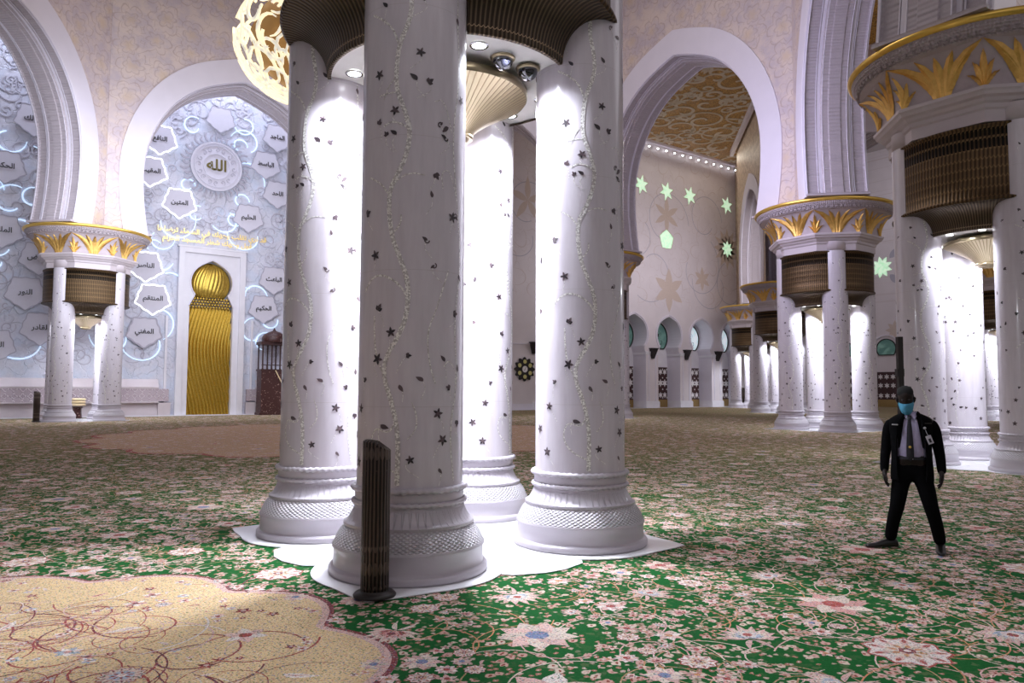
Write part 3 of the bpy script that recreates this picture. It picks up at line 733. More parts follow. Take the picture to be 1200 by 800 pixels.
# dado with carved frieze, broken by the mihrab frame
mb = MB()
for a, b in ((x0, 4.35), (9.95, x1)):
    mb.box(a, b, YW - .30, YW, .78, .86); mb.box(a, b, YW - .28, YW, 1.58, 1.68)
    mb.add([(a, YW - .30, 1.68), (b, YW - .30, 1.68), (b, YW, 2.15), (a, YW, 2.15)], [(0, 1, 2, 3)], 0, False)
    mb.box(a, b, YW - .06, YW, 0, .78)
for a, b in ((4.35, 5.0), (9.35, 9.95)): mb.box(a, b, YW - .3, YW, 0, .78)
mb.build('dado', M['collar'], wall)
mb = MB()
for a, b in ((x0, 4.9), (9.4, x1)): mb.box(a, b, YW - .26, YW, .86, 1.58)
mb.build('carved_frieze', M['frieze'], wall)
mb = MB(); mb.box(x0, x1, YW - .5, YW, 0, .05); mb.build('step', M['marble'], wall)
# scroll relief
plq = [(-1.8, 8.65, 'القابض'), (-2.3, 16.2, 'المالك'), (-3.5, 13.4, 'الحكم'), (5.17, 12.74, 'المتين'), (3.5, 14.4, 'المقيت'), (3.97, 16.4, 'النافع'), (3.45, 8.75, 'الناصر'), (3.9, 6.86, 'المنتقم'),
       (3.5, 4.9, 'المغني'), (-2.35, 6.72, 'النور'), (-1.6, 4.85, 'القادر'), (10.95, 17.9, 'الماجد'), (10.25, 16.0, 'الباسط'), (11.05, 14.2, 'الاحد'), (9.25, 12.4, 'الحليم'), (10.95, 8.6, 'الباعث'), (10.35, 6.7, 'الحكيم'),
       (-3.5, 9.95, 'الملك'), (-3.6, 3.85, 'العدل'), (-4.9, 15.2, 'الفتاح'), (7.4, 18.35, ''), (-5., 7.8, 'الصمد'), (-4.9, 17.4, 'الرافع'), (12.4, 10.6, 'الوكيل'), (13.0, 15.8, 'الغفور'), (1.2, 11.2, 'الجامع'), (1.3, 6.6, 'الهادي'), (0.7, 15.2, 'الوهاب')]
TRANS = ['al-Qabid', 'al-Malik with long a', 'al-Hakam', 'al-Matin', 'al-Muqit', 'an-Nafi', 'an-Nasir', 'al-Muntaqim', 'al-Mughni', 'an-Nur', 'al-Qadir', 'al-Majid', 'al-Basit', 'al-Ahad', 'al-Halim', 'al-Baith', 'al-Hakim', 'al-Malik', 'al-Adl', 'al-Fattah', '', 'as-Samad', 'ar-Rafi', 'al-Wakil', 'al-Ghafur', 'al-Jami', 'al-Hadi', 'al-Wahhab']
GLOW = {'المتين': 1., 'المقيت': 1., 'النافع': .5, 'الناصر': 1., 'المنتقم': .8, 'المغني': .3}
def plaque_outline(r, rnd):
    k = 5 + rnd.randint(0, 1) * 0; a0 = -pi / 2; pts = []
    n = 60
    for i in range(n):
        a = a0 + 2 * pi * i / n; ph = ((a - a0) * k / (2 * pi)) % 1.
        w = abs(ph - .5) * 2   # 1 at points
        rr = r * (.85 + .17 * w ** 1.5 + .035 * cos(2 * pi * ph * 2))
        pts.append((rr * cos(a) * 1.04, rr * sin(a)))
    return pts
rq = random.Random(11)
for i, (px, pz, w) in enumerate(plq):
    r = .88 if w else .8
    lab = ('pale scalloped wall plaque with dark letters reading %s' % TRANS[i]) if w else 'blank pale scalloped plaque above the round medallion'
    if w in GLOW and GLOW[w] > .4: lab = 'scalloped wall plaque outlined in white light reading %s' % TRANS[i]
    t = empty('wall_plaque', (px, YW - .10, pz)); tag(t, lab, 'plaque', 'scalloped name plaques on the qibla wall', 'thing')
    out = plaque_outline(r, rq)
    mb = MB(); mb.prism(out, 0, .05, TQ0); mb.build('plate', M['plaque'], t)
    mb = MB(); oo = [(x * 1.04, z * 1.04) for x, z in out] + [(out[0][0] * 1.04, out[0][1] * 1.04)]
    g = GLOW.get(w, 0)
    ribbon(mb, oo, .085 if g else .05, TQ0, .03, 0, .03, taper=False)
    mb.build('glowing_edge' if g else 'carved_edge', M['glow_white'] if g > .4 else M['scroll_dark'], t)
    if w: text_mesh(shape(w), M['ink'], .38, t, (0, -.07, .02), .008)
# relief scrolls : pale, dark line and glowing
relief = MB(); dark = MB(); glow = MB()
def free(x, z, r):
    for px, pz, w in plq:
        if hypot(px - x, pz - z) < .75 + r * .6: return False
    if hypot(7.22 - x, 15.3 - z) < 2.2 + r: return False
    if 4.4 - r < x < 9.9 + r and z < 10.9 + r * .3: return False
    return z > 2.5 + r
cnt = 0
for _ in range(4000):
    x = rq.uniform(-7, 13.4); z = rq.uniform(2.5, 23.5); r = rq.choice((.28, .4, .55, .75))
    if not free(x, z, r): continue
    cnt += 1
    if cnt > 620: break
    sp = spiral(x, z, r, rq.uniform(0, 6.28), rq.choice((.8, 1.1, 1.4)), rq.choice((-1, 1)), 18)
    ribbon(relief, sp, .09, TQ, 0, 0, .025 + .01 * rq.random())
    ribbon(dark, [(a + .035, b - .035) for a, b in sp], .05, TQ, .012, 0, .02)  # shade of each scroll painted as an offset dark ribbon
    if rq.random() < .55:   # trailing leaf
        ex, ez = sp[0]; relief.prism(leafshape(ex, ez, r * .6, r * .16, rq.uniform(0, 6.28)), 0, .05, TQ)
gl = [(4.9, 11.6, 1.3, .4, .55, -1), (9.2, 11.3, 1.2, pi, .5, 1), (6.2, 12.2, .55, 1.2, .7, 1), (7.9, 12.1, .9, -2.6, .6, 1), (5.6, 13.9, .45, 0, .9, 1), (8.8, 13.4, .5, 0, .8, 1), (8.4, 12.2, .5, 0, .85, -1),
      (3.6, 4.3, 1.3, pi + .2, .5, 1), (-2.3, 4.3, 1.5, pi + .1, .42, 1), (-1.7, 4.6, .8, 0, .7, 1), (1.9, 4.6, 1.2, pi, .5, 1), (10.5, 4.5, .8, 0, .7, 1), (9.8, 5.2, .9, 1.5, .6, 1), (10.9, 6.0, .7, 2, .7, 1), (9.8, 8.6, 1.4, 2.4, .3, 1), (9.7, 7.4, .9, 0, .5, 1),
      (8.8, 15., 1.5, -.3, .3, 1), (9.0, 17.1, 1., 2.8, .6, -1), (8.6, 16.9, .5, 0, .7, 1), (5.8, 17.6, .6, 1, .8, 1), (8.9, 18.3, .7, 3, .8, 1), (4.2, 10.5, .8, 0, .6, -1), (3.8, 9.9, .5, .5, .5, 1), (-3.2, 11.6, .9, 1, .7, 1), (-3.4, 14.9, .8, 0, .7, -1), (-1.6, 10.9, .6, 2, .7, 1), (-3.6, 9.2, .9, 2, .6, 1), (-2.6, 9.9, .9, 3, .5, -1), (-3.8, 8.3, .6, 3, .5, 1), (-2.2, 11.9, .6, 1, .8, 1), (-1.9, 15.2, .6, 4, .6, 1), (4.6, 7.8, 1.1, -.5, .35, 1), (4.4, 9.6, 1.4, 3.6, .3, 1), (4.1, 5.6, 1.2, -1.2, .4, 1), (-4.4, 12.1, .9, 0, .6, 1), (-1.7, 17.4, .8, 2, .6, 1)]
for (x, z, r, a0, tn, dr) in gl:
    ribbon(glow, spiral(x, z, r, a0, tn, dr, 20, .55), .075, TQ, .03, 0, .05)
relief.build('scroll_relief', M['scroll'], wall); dark.build('scroll_shadow_line', M['scroll_dark'], wall); glow.build('light_scroll', M['glow_blue'], wall)
# medallion
t = empty('wall_medallion', (7.22, YW - .10, 15.3)); tag(t, 'round carved sunburst medallion reading Allah above the golden mihrab', 'medallion', None, 'thing')
mb = MB(); mb.prism([(1.5 * cos(a * pi / 32), 1.5 * sin(a * pi / 32)) for a in range(64)], 0, .08, TQ0)
for r, w in ((1.48, .10), (1.30, .04), (.78, .04)):
    c_ = [(r * cos(a * pi / 32), r * sin(a * pi / 32)) for a in range(65)]; ribbon(mb, c_, w, TQ0, .08, 0, .05, taper=False)
for k in range(16):
    a = k * 2 * pi / 16; ribbon(mb, spiral(1.04 * cos(a), 1.04 * sin(a), .17, a, 1., 1 if k % 2 else -1, 12), .035, TQ0, .08, 1, .03)
mb.build('disc', [M['plaque'], M['scroll_dark']], t)
mb = MB()
for k in range(36):
    a = k * 2 * pi / 36; L = .62 if k % 2 else .42
    ribbon(mb, smooth2([(1.58 * cos(a), 1.58 * sin(a)), ((1.58 + L * .5) * cos(a + .05), (1.58 + L * .5) * sin(a + .05)), ((1.58 + L * .85) * cos(a - .03), (1.58 + L * .85) * sin(a - .03))], 1), .11, TQ0, 0, 0, .06)
mb.build('rays', M['scroll_dark'], t)
text_mesh(shape('الله'), M['ink_gold'], .95, t, (0, -.12, .05), .02)
# gold verse
t = empty('verse_inscription', (7.2, YW - .10, 10.9)); tag(t, 'two short lines of gold calligraphy above the mihrab frame', 'inscription', None, 'thing')
text_mesh(shape('قد نري تقلب وجهك في السماء ترضاها'), M['gold_text'], .42, t, (0, -.03, .17), .008)
text_mesh(shape('فول وجهك شطر المسجد الحرام'), M['gold_text'], .42, t, (-.3, -.03, -.33), .008)
# mihrab
t = empty('mihrab', (7.18, YW, 0)); tag(t, 'tall golden fluted prayer niche with onion top in a white marble frame', 'mihrab', None, 'thing')
FR = lambda x, z, d: (x, -d, z)
mb = MB()
for s in (-1, 1):
    mb.box(*sorted((s * 1.95, s * 1.62)), -.30, 0, 0, 10.1); mb.box(*sorted((s * 2.7, s * 1.95)), -.16, 0, 0, 6.2) if False else None
mb.box(-1.62, 1.62, -.30, 0, 9.8, 10.1); mb.box(-2.03, 2.03, -.34, 0, 10.1, 10.2)
for s in (-1, 1): mb.box(*sorted((s * 2.55, s * 2.42)), -.12, 0, 0, 5.9)
mb.build('outer_frame', M['marble'], t)
mb = MB()
# inner panel with keyhole opening
key = []
for z in (0, 2, 4, 5.6, 6.6): key.append((-1.27, z))
for i in range(0, 25):
    a = radians(218 - i * (256 / 24)); r = 1.20; x = r * cos(a); z = 8.05 + r * sin(a) * 1.0 + (.16 * max(0, 1 - abs(x) / .5) if sin(a) > 0 else 0); key.append((x, z))
for z in (6.6, 5.6, 4, 2, 0): key.append((1.27, z))
holed_face(mb, key, -1.62, 1.62, 0, 9.8, -.12, 0, (0, 8.05))
mb.loft([[(x, -.12, z) for x, z in key], [(x, .25, z) for x, z in key]], 0, False, closed=False, cap=False)
mb.build('keyhole_panel', M['marble'], t)
mb = MB()
kk = [(x * 1.04, z if z < 6.7 else 8.05 + (z - 8.05) * 1.04) for x, z in key[4:-4]]
ribbon(mb, kk, .07, FR, .12, 0, .05, taper=False); mb.build('keyhole_trim', M['ring'], t)
mb = MB()   # fluted gold drapery
nx, nz = 260, 60; vs = []
for j in range(nz + 1):
    z = 6.5 * j / nz
    for i in range(nx + 1):
        s = -1 + 2 * i / nx; x = 1.27 * s
        ph = (s * .85 + .26 * sin((z / 6.5) * 2 * pi * .72 - 1.2)) * 7.5 * pi
        y = .30 - .32 * (1 - s * s) ** .5 * .5 - .15 * abs(sin(ph)) + .05
        vs.append((x, y, z))
mb.add(vs, [(j * (nx + 1) + i, j * (nx + 1) + i + 1, (j + 1) * (nx + 1) + i + 1, (j + 1) * (nx + 1) + i) for j in range(nz) for i in range(nx)])
mb.build('fluted_drapery', M['mihrab'], t)
mb = MB()
for row in range(4):
    for i in range(14):
        x = -1.2 + 2.4 * (i + (.5 if row % 2 else 0)) / 14; z = 6.55 + row * .17
        vs = []; bm = bmesh.new(); bmesh.ops.create_uvsphere(bm, u_segments=8, v_segments=6, radius=.085)
        mb.add([(x + v_.co.x, .06 + v_.co.y, z + v_.co.z) for v_ in bm.verts], [tuple(v_.index for v_ in f_.verts) for f_ in bm.faces]); bm.free()
mb.build('bead_band', M['mihrab'], t)
mb = MB(); vs = []; nx, nz = 110, 40
for j in range(nz + 1):
    b = radians(-48 + (90 + 48) * j / nz)
    for i in range(nx + 1):
        a = pi * i / nx; ph = a * 15 - b * 3.2
        r = 1.14 + .05 * abs(sin(ph)) + (.10 * max(0, (j / nz - .8)) * 3)
        vs.append((-r * cos(a) * cos(b), .42 - .55 * r * sin(a) * cos(b), 8.05 + r * sin(b) * 1.03))
mb.add(vs, [(j * (nx + 1) + i, j * (nx + 1) + i + 1, (j + 1) * (nx + 1) + i + 1, (j + 1) * (nx + 1) + i) for j in range(nz) for i in range(nx)])
mb.build('onion_hood', M['mihrab'], t)

# pulpit
t = empty('pulpit', (10.75, 39.0, 0.007)); tag(t, 'dark carved wooden pulpit with domed canopy beside the golden mihrab', 'pulpit', None, 'thing')
mb = MB(); mb.box(-.85, .9, -.45, .45, .1, 2.7); mb.box(-.92, .97, -.5, .5, 0, .14); mb.build('body', M['wood'], t)
mb = MB(); mb.box(-.9, .95, -.5, .5, 2.7, 2.82)
for k in range(7): mb.tube([(-.8 + k * .27, -.44, 2.8), (-.8 + k * .27, -.44, 3.05)], .03, 6)
mb.box(-.85, .9, -.47, -.41, 3.05, 3.1); mb.build('gallery_rail', M['woodplain'], t)
for x in (-.78, -.22, .3, .82):
    for y in (-.42, .42):
        mb = MB(); mb.lathe([(.07, 2.8), (.05, 2.9), (.045, 3.6), (.05, 4.25), (.08, 4.35)], 10, (x, y)); mb.build('post', M['woodplain'], t)
mb = MB(); mb.box(-.92, .97, -.52, .52, 4.33, 4.52); mb.build('cornice', M['woodplain'], t)
mb = MB(); mb.lathe([(.72, 4.5), (.76, 4.66), (.72, 4.85), (.58, 5.02), (.35, 5.15), (.1, 5.24), (.04, 5.38), (.005, 5.45)], 32, (.03, 0)); mb.build('dome', M['wood'], t)
mb = MB(); mb.tube([(.0, -.5, 2.75), (.75, -.5, 1.35)], .035, 6); mb.build('stair_rail', M['cushion'], t)
# stool between the columns
t = empty('carved_stool', (.12, 38.3, .008)); tag(t, 'small dark carved stool with cream cushions seen between the left cluster columns', 'stool', None, 'thing')
mb = MB(); mb.lathe([(.22, 0), (.26, .03), (.22, .1), (.2, .5), (.27, .58), (.27, .62)], 8, smooth=False, close=True); mb.build('pedestal', M['wood'], t)
mb = MB()
for z in (.72, .86, 1.0): mb.lathe([(.02, z - .07), (.36, z - .06), (.40, z), (.36, z + .06), (.02, z + .07)], 24)
mb.build('cushion', M['cushion'], t)

# ------------------------------------------------------------------ arcade wall
arc = MB(); CX = [34.4 + 4.6 * k - .15 for k in range(6)]
def keyhole(hw=1.5, zc=6.75, r=1.62, z1=4.9, off=0.):
    pts = [(-hw - off, 0), (-hw - off, 2.5), (-hw - off, z1 - .2), (-hw + .02 - off, z1)]
    for i in range(0, 29):
        a = radians(222 - i * (264 / 28)); x = (r + off) * cos(a); z = zc + (r + off) * sin(a) + (.12 * max(0, 1 - abs(x) / .6) if sin(a) > 0 else 0); pts.append((x, z))
    pts += [(hw - .02 + off, z1), (hw + off, z1 - .2), (hw + off, 2.5), (hw + off, 0)]
    return pts
A0 = 32.1; A1 = A0 + 4.6 * 6
arc.box(x1 + 0., A0, YW, YW + .6, 0, 27)
arc.box(A0, 62, YW, YW + .4, 9.2, 27); arc.box(A1, 62, YW, YW + .4, 0, 9.2)
wa = arc.build('wall_arcade', M['arcade']); wa['kind'] = 'structure'
front = MB(); rev = MB(); ringm = MB(); mould = MB(); backp = MB()
for k in range(6):
    cx = A0 + 2.3 + 4.6 * k; kp = keyhole(); f = MB()
    holed_face(f, kp, -2.3, 2.3, 0, 9.2, 0, 0, (0, 6.75)); front.add([(v_[0] + cx, YW, v_[2]) for v_ in f.v], f.f, 0, False)
    rev.loft([[(x + cx, YW, z) for x, z in kp], [(x + cx, YW + 1.6, z) for x, z in kp]], 0, False, closed=False, cap=False)
    Tk = lambda x, z, d, cx=cx: (x + cx, YW - d, z)
    ribbon(ringm, keyhole(off=.16)[4:-4], .10, Tk, 0, 0, .08, taper=False); ribbon(ringm, keyhole(off=.02)[4:-4], .06, Tk, 0, 0, .05, taper=False)
    for s in (-1, 1):
        a, b = sorted((s * 1.42, s * 2.3))
        for z0_, z1_, e in ((5.0, 5.14, .12), (4.86, 5.0, .06), (0, .55, .10), (.55, .62, .05)):
            mould.box(cx + a, cx + b, YW - e, YW + 1.6, z0_, z1_)
    backp.box(cx - 1.8, cx + 1.8, YW + 1.6, YW + 1.7, 0, 9.2)
front.build('arcade_front', M['arcade'], wa); rev.build('niche_reveal', M['ring'], wa); ringm.build('arch_trim', M['ring'], wa); mould.build('pier_moulding', M['marble'], wa); backp.build('niche_back', M['marble'], wa)
def star6(mb, x, z, r, TF, d, mat):
    for j in range(6): mb.prism(leafshape(x, z, r, r * .22, j * pi / 3 + pi / 6, 4), d, d + .01, TF, mat, sides=False)
for k in range(1, 6):
    cx = A0 + 2.3 + 4.6 * k; yb = YW + 1.6
    TD = lambda x, z, d: (x, -d, z)
    t = empty('door_%d' % k, (cx, yb, 0)); t['kind'] = 'structure'
    mb = MB(); mb.box(-1.35, 1.35, -.10, 0, 0, 3.8); mb.build('door_panel', M['maroon'], t)
    mb = MB()
    for xx in (-.92, -.28, .40, .98) if k % 1 == 0 else ():
        for zz in (1.15, 2.3, 3.35): star6(mb, xx, zz, .30 if zz != 2.3 else .38, TD, .105, 0)
    for sx in (-1.2, -.6, .06, .7, 1.25):
        for zz in (.9, 1.7, 2.8, 3.6): mb.prism(star(sx, zz, 6, .10, .05), .105, .11, TD, 0, sides=False)
    mb.build('star_fretwork', M['white_star'], t)
    mb = MB(); mb.box(-1.35, 1.35, -.12, 0, 0, .72); mb.build('kickplate', M['kick'], t)
    w = empty('window_%d' % k, (cx, yb, 6.65)); w['kind'] = 'structure'
    R0 = 1.42
    cc = [(R0 * cos(radians(a)), R0 * sin(radians(a))) for a in range(-50, 231, 8)]
    mb = MB(); mb.prism(cc, .02, .04, TD); mb.build('pane', M['glass_dark'] if k == 3 - 0 and False else (M['glass_dark'] if k in (1, 2, 3) else M['glass_blue']), w)
    mb = MB(); ribbon(mb, cc + [cc[0]], .10, TD, .0, 0, .10, taper=False); mb.build('window_frame', M['darkframe'], w)
    mb = MB(); ribbon(mb, spiral(-.1, .1, .7, 0, 1.2), .06, TD, .045); ribbon(mb, spiral(.5, -.4, .45, 2, 1), .05, TD, .045); mb.prism(star(.1, .2, 6, .3, .14), .045, .05, TD); mb.build('tracery', M['darkframe'], w)
# sconces on the piers
for k in range(7):
    cx = A0 + 4.6 * k
    t = empty('wall_sconce', (cx, YW, 0))
    tag(t, ['dark tapered sconce on the white pier beside the flower clock', 'dark tapered sconce masked by the near columns, first pier', 'dark tapered sconce on the pier by the second arcade arch', 'dark tapered sconce left of the dim green arcade window', 'dark tapered sconce between the green and the first pale arcade window', 'dark tapered sconce between the two pale arcade windows', 'dark tapered sconce at the arcade end by the far columns'][k], 'sconce', 'arcade pier sconces', 'thing')
    mb = MB(); mb.add([(-.38, -.03, 5.4), (.38, -.03, 5.4), (.38, -.42, 5.4), (-.38, -.42, 5.4), (-.14, -.01, 4.5), (.14, -.01, 4.5), (.14, -.16, 4.5), (-.14, -.16, 4.5)], [(0, 1, 2, 3), (4, 7, 6, 5), (0, 3, 7, 4), (1, 5, 6, 2), (3, 2, 6, 7), (0, 4, 5, 1)], 0, False); mb.build('shade', M['darkframe'], t)
    mb = MB(); mb.box(-.42, .42, -.46, 0, 5.38, 5.46); mb.build('cap', M['darkframe'], t)
# narrow pier trim seen beside second door
mb = MB()
for k in range(5):
    for dx in (-.45, .45): mb.box(A0 + 4.6 * (k + 1) + dx - .05, A0 + 4.6 * (k + 1) + dx + .05, YW - .05, YW, .62, 4.86)
mb.build('pier_strips', M['ring'], wa)
# star windows & stone flowers
TW = lambda x, z, d: (x, -d, z)
def star_window(x, z, kind, label):
    t = empty('star_window', (x, YW, z)); tag(t, label, 'window', None, 'thing')
    mb = MB(); 
    if kind == 'star': mb.prism(star(0, 0, 6, .95, .42, .3), .01, .03, TW)
    elif kind == 'pent': mb.prism(star(0, 0, 5, .95, .80, pi / 2), .01, .03, TW)
    else:
        for j in range(8): mb.prism(leafshape(0, 0, .85, .2, j * pi / 4, 6), .02 + .002 * j, .03 + .002 * j, TW)
        mb.prism(star(0, 0, 8, .4, .3), .04, .05, TW)
    mb.build('glass', M['glass_green'], t)
    mb = MB()
    if kind == 'flower':
        for L_2, w_, o_, n_ in ((2.1, .32, .0, 12), (1.5, .3, pi / 12, 12)):
            for j in range(n_): mb.prism(leafshape(0, 0, L_2, w_, o_ + j * 2 * pi / n_, 6), .0, .006 + .0005 * j, TW)
        mb.build('stone_petals', M['tan'], t)
    elif kind == 'star':
        ribbon(mb, star(0, 0, 6, 1.0, .45, .3) + [star(0, 0, 6, 1.0, .45, .3)[0]], .05, TW, .0, 0, .03, taper=False); mb.build('stone_edge', M['tan'], t)
    else:
        ribbon(mb, star(0, 0, 5, 1., .84) + [star(0, 0, 5, 1., .84)[0]], .05, TW, .0, 0, .03, taper=False); mb.build('stone_edge', M['tan'], t)
star_window(44.6, 20.5, 'star', 'green glowing star window nearest the arch edge, leftmost of the star row')
star_window(48.0, 20.4, 'star', 'green glowing star window directly above the pentagon window')
star_window(51.3, 20.5, 'star', 'green glowing star window third along the row below the gold ceiling')
star_window(56.9, 20.4, 'star', 'green glowing star window last in the row, above the petalled one')
star_window(47.95, 15.76, 'pent', 'pale green pentagon shaped window high on the arcade wall')
star_window(56.9, 15.9, 'flower', 'green eight petal window inside a tan stone flower on the arcade wall')
star_window(41.3, 20.6, 'star', 'green star window high on the arcade wall behind the arch jamb')
mb = MB()
for (x, z, n_, L_2, w_) in ((48.24, 11.0, 6, 2.1, .45), (48.0, 18.1, 6, 1.8, .3), (40, 15, 6, 1.8, .35), (53, 12.5, 6, 1.2, .25), (31.5, 17, 5, 2, .3)):
    for j in range(n_): mb.prism(leafshape(x, z, L_2, w_, pi / 2 + j * 2 * pi / n_, 6), .0, .008 + .0006 * j, TQ, sides=False)
mb.build('stone_flower_inlay', M['tan'], wa)
mb = MB()
for (x, z, r, a0, tn, dr) in ((47.9, 17.5, 3.2, 0, .8, 1), (52.5, 13.5, 3.4, 1, .7, -1), (54.5, 12, 3., 3, .6, 1), (46, 12.5, 3, 4, .7, 1), (44, 16, 3, 2, .8, 1), (53.5, 18.5, 2.6, 0, .9, 1), (31.5, 16.5, 2.4, 0, .8, 1), (30.8, 14, 2.4, 2, .7, 1), (39, 13, 3, 0, .8, 1), (57.5, 12, 2.6, 2, .6, 1)):
    ribbon(mb, spiral(x, z, r, a0, tn, dr, 40, .5), .06, TQ, .004, taper=False)
mb.build('curved_line_inlay', M['scroll_dark'], wa)
# flower clock
t = empty('flower_wall_clock', (31.2, YW - .02, 3.25)); tag(t, 'dark flower shaped wall clock with yellow petals between the two bright columns', 'clock', None, 'thing')
mb = MB(); mb.prism([((.80 + .09 * cos(12 * a * pi / 48)) * cos(a * pi / 48) * 1.15, (.80 + .09 * cos(12 * a * pi / 48)) * sin(a * pi / 48) * 1.1) for a in range(96)], 0, .1, TW); mb.build('body', M['darkframe'], t)
mb = MB()
for j in range(6):
    a = j * pi / 3 + pi / 6; mb.prism([(.55 * cos(a) * 1.1 + .17 * cos(q * pi / 8), .55 * sin(a) * 1.1 + .17 * sin(q * pi / 8)) for q in range(16)], .1, .12, TW)
mb.build('petal_dial', simple('dial_yellow', (.62, .58, .22), .5), t)
mb = MB(); mb.prism([(.26 * cos(q * pi / 12), .26 * sin(q * pi / 12)) for q in range(24)], .1, .12, TW); mb.build('dial', M['white_star'], t)
mb = MB(); ribbon(mb, [(0, 0), (.09, .17)], .03, TW, .125, taper=False); ribbon(mb, [(0, 0), (-.1, -.12)], .03, TW, .125, taper=False); mb.build('hands', M['darkframe'], t)
mb = MB(); mb.box(x1, A0, YW - .06, YW, 5.25, 5.33); mb.box(x1, A0, YW - .05, YW, 0, .5); mb.build('string_course', M['ring'], wa)

# ------------------------------------------------------------------ end wall (far right)
mb = MB(); mb.box(72, 72.5, -4, 41, 0, 27); we = mb.build('wall_end', M['arcade']); we['kind'] = 'structure'
def endT(x, z, d): return (72 - d, x, z)
for i, yy in enumerate((31.8, 27.2, 22.6, 18., 13.4, 36.4)):
    t = empty('door_%d' % (i + 6), (72, yy, 0)); t['kind'] = 'structure'
    TE = lambda x, z, d: (-d, x, z)
    mb = MB(); mb.box(-.1, 0, -1., 1., 0, 3.6); mb.build('door_panel', M['maroon'], t)
    mb = MB()
    for xx in (-.65, .0, .65):
        for zz in (1.15, 2.2, 3.1): star6(mb, xx, zz, .3, TE, .105, 0)
    mb.build('star_fretwork', M['white_star'], t)
    mb = MB(); mb.box(-.12, 0, -1., 1., 0, .75); mb.build('kickplate', M['kick'], t)
    w = empty('window_%d' % (i + 6), (72, yy, 6.0)); w['kind'] = 'structure'
    cc = [(1.0 * cos(radians(a)), 1.0 * sin(radians(a))) for a in range(-40, 221, 10)]
    mb = MB(); mb.prism(cc, .02, .04, TE); mb.build('pane', M['glass_dark'], w)
    mb = MB(); ribbon(mb, cc + [cc[0]], .1, TE, 0, 0, .1, taper=False); mb.build('window_frame', M['darkframe'], w)
    mb = MB(); ribbon(mb, [(1.4 * x, 1.4 * z) for x, z in cc], .12, TE, 0, 0, .1, taper=False); mb.build('window_trim', M['ring'], w)
t = empty('flower_window', (72, 32.1, 14.55)); tag(t, 'green glowing petalled window on the far end wall, right of the palm capital', 'window', None, 'thing')
mb = MB(); TE = lambda x, z, d: (-d, x, z)
for j in range(9): mb.prism(leafshape(0, 0, 1.15, .24, j * 2 * pi / 9, 6), .02 + .002 * j, .03 + .002 * j, TE)
mb.build('glass', M['glass_green'], t)
mb = MB()
for j in range(4): mb.prism(leafshape(1.2 * cos(j * pi / 2 + .8), 1.2 * sin(j * pi / 2 + .8), 1.6, .35, j * pi / 2 + .8, 6), .0, .01, TE)
mb.build('stone_leaves', M['scroll_dark'], t)
mb = MB()
for j in range(8): mb.prism(leafshape(30.86, 7.9, 1.0, .22, j * pi / 4, 6), 0, .01 + .001 * j, endT)
mb.build('stone_flower_inlay', M['tan'], we)

# ------------------------------------------------------------------ gold ceiling bay, main ceiling
mb = MB(); mb.box(26.7, 58.9, 5, 40, 24.85, 25.2); ce = mb.build('ceiling', M['ceiling']); ce['kind'] = 'structure'
mb = MB(); rc = random.Random(5)
TC = lambda x, y, d: (x, y, 24.85 - d)
placed = []
for _ in range(900):
    x = rc.uniform(30, 58); y = rc.uniform(22, 39.5); r = rc.choice((.7, 1.0, 1.5, 2.0))
    if any(hypot(x - a, y - b) < (r + q) * .55 for a, b, q in placed): continue
    placed.append((x, y, r)); sp = spiral(x, y, r, rc.uniform(0, 6.28), rc.choice((.9, 1.3)), rc.choice((-1, 1)), 26)
    ribbon(mb, sp, .26 if r > .9 else .18, TC, .0, 0, .06)
    ex, ey = sp[0]
    for q in range(3): mb.prism(leafshape(ex, ey, r * .8, .16, rc.uniform(0, 6.28), 5, .3), 0, .05, TC)
mb.build('arabesque', M['arab'], ce)
mb = MB(); mb.box(30, 59, 39.7, 40, 24.6, 24.85); mb.build('cornice', M['ring'], ce)
mb = MB()
for k in range(14): mb.lathe([(.09, 0), (.07, -.03), (.001, -.03)], 10, (43 + 1.15 * k, 39.3), 0) if False else mb.box(43 + 1.15 * k, 43.12 + 1.15 * k, 39.6, 39.72, 24.1, 24.2)
mb.build('ceiling_spots', M['spot'], ce)
# high wall cornice above the arch where ceiling meets wall band
mb = MB(); mb.box(0, 15.5, -.15, .15, 24.3, 24.85); o = mb.build('trim_1', M['ring'], None, (44.3 - .9, 25.5 + .9, 0), radians(45)); o['kind'] = 'structure'
# plain ceiling over the nave
mb = MB(); mb.box(-26, 26, -12, 41, 27., 27.3); mb.box(26, 74, -12, 41, 27., 27.3); o = mb.build('ceiling_nave', M['plainceil']); o['kind'] = 'structure'

# ------------------------------------------------------------------ chandelier
t = empty('chandelier', (4.7, 18.0, 14.0)); tag(t, 'large glowing gold and white openwork chandelier bowl, partly behind the near columns', 'chandelier', None, 'thing')
def ell(a, b, o=0.):
    A_, B_ = 2.35 + o, 2.05 + o
    return (A_ * cos(b) * cos(a), A_ * cos(b) * sin(a), B_ * sin(b) * (1.0 if b < 0 else .95))
mb = MB(); rc = random.Random(9)
def TL(x, y, d): return ell(x, y, d)
for _ in range(140):
    a = rc.uniform(0, 2 * pi); b = rc.uniform(-1.35, 1.2); s = rc.uniform(.13, .30)
    sp = spiral(0, 0, s, rc.uniform(0, 6.28), rc.choice((.6, .9)), rc.choice((-1, 1)), 12, .3)
    ribbon(mb, [(a + x * 1.1 / max(.35, cos(b)), b + y * 2.0) for x, y in sp], .05, TL, 0, 0, .09, taper=True)
for a in range(0):
    q = a / 60 * 2 * pi; ribbon(mb, smooth2([(q, -1.4), (q + .25, -.8), (q + .05, -.2), (q + .35, .4), (q + .2, 1.1)], 2), .035, TL, 0, 0, .10, taper=False)
mb.build('openwork_bowl', M['lattice'], t)
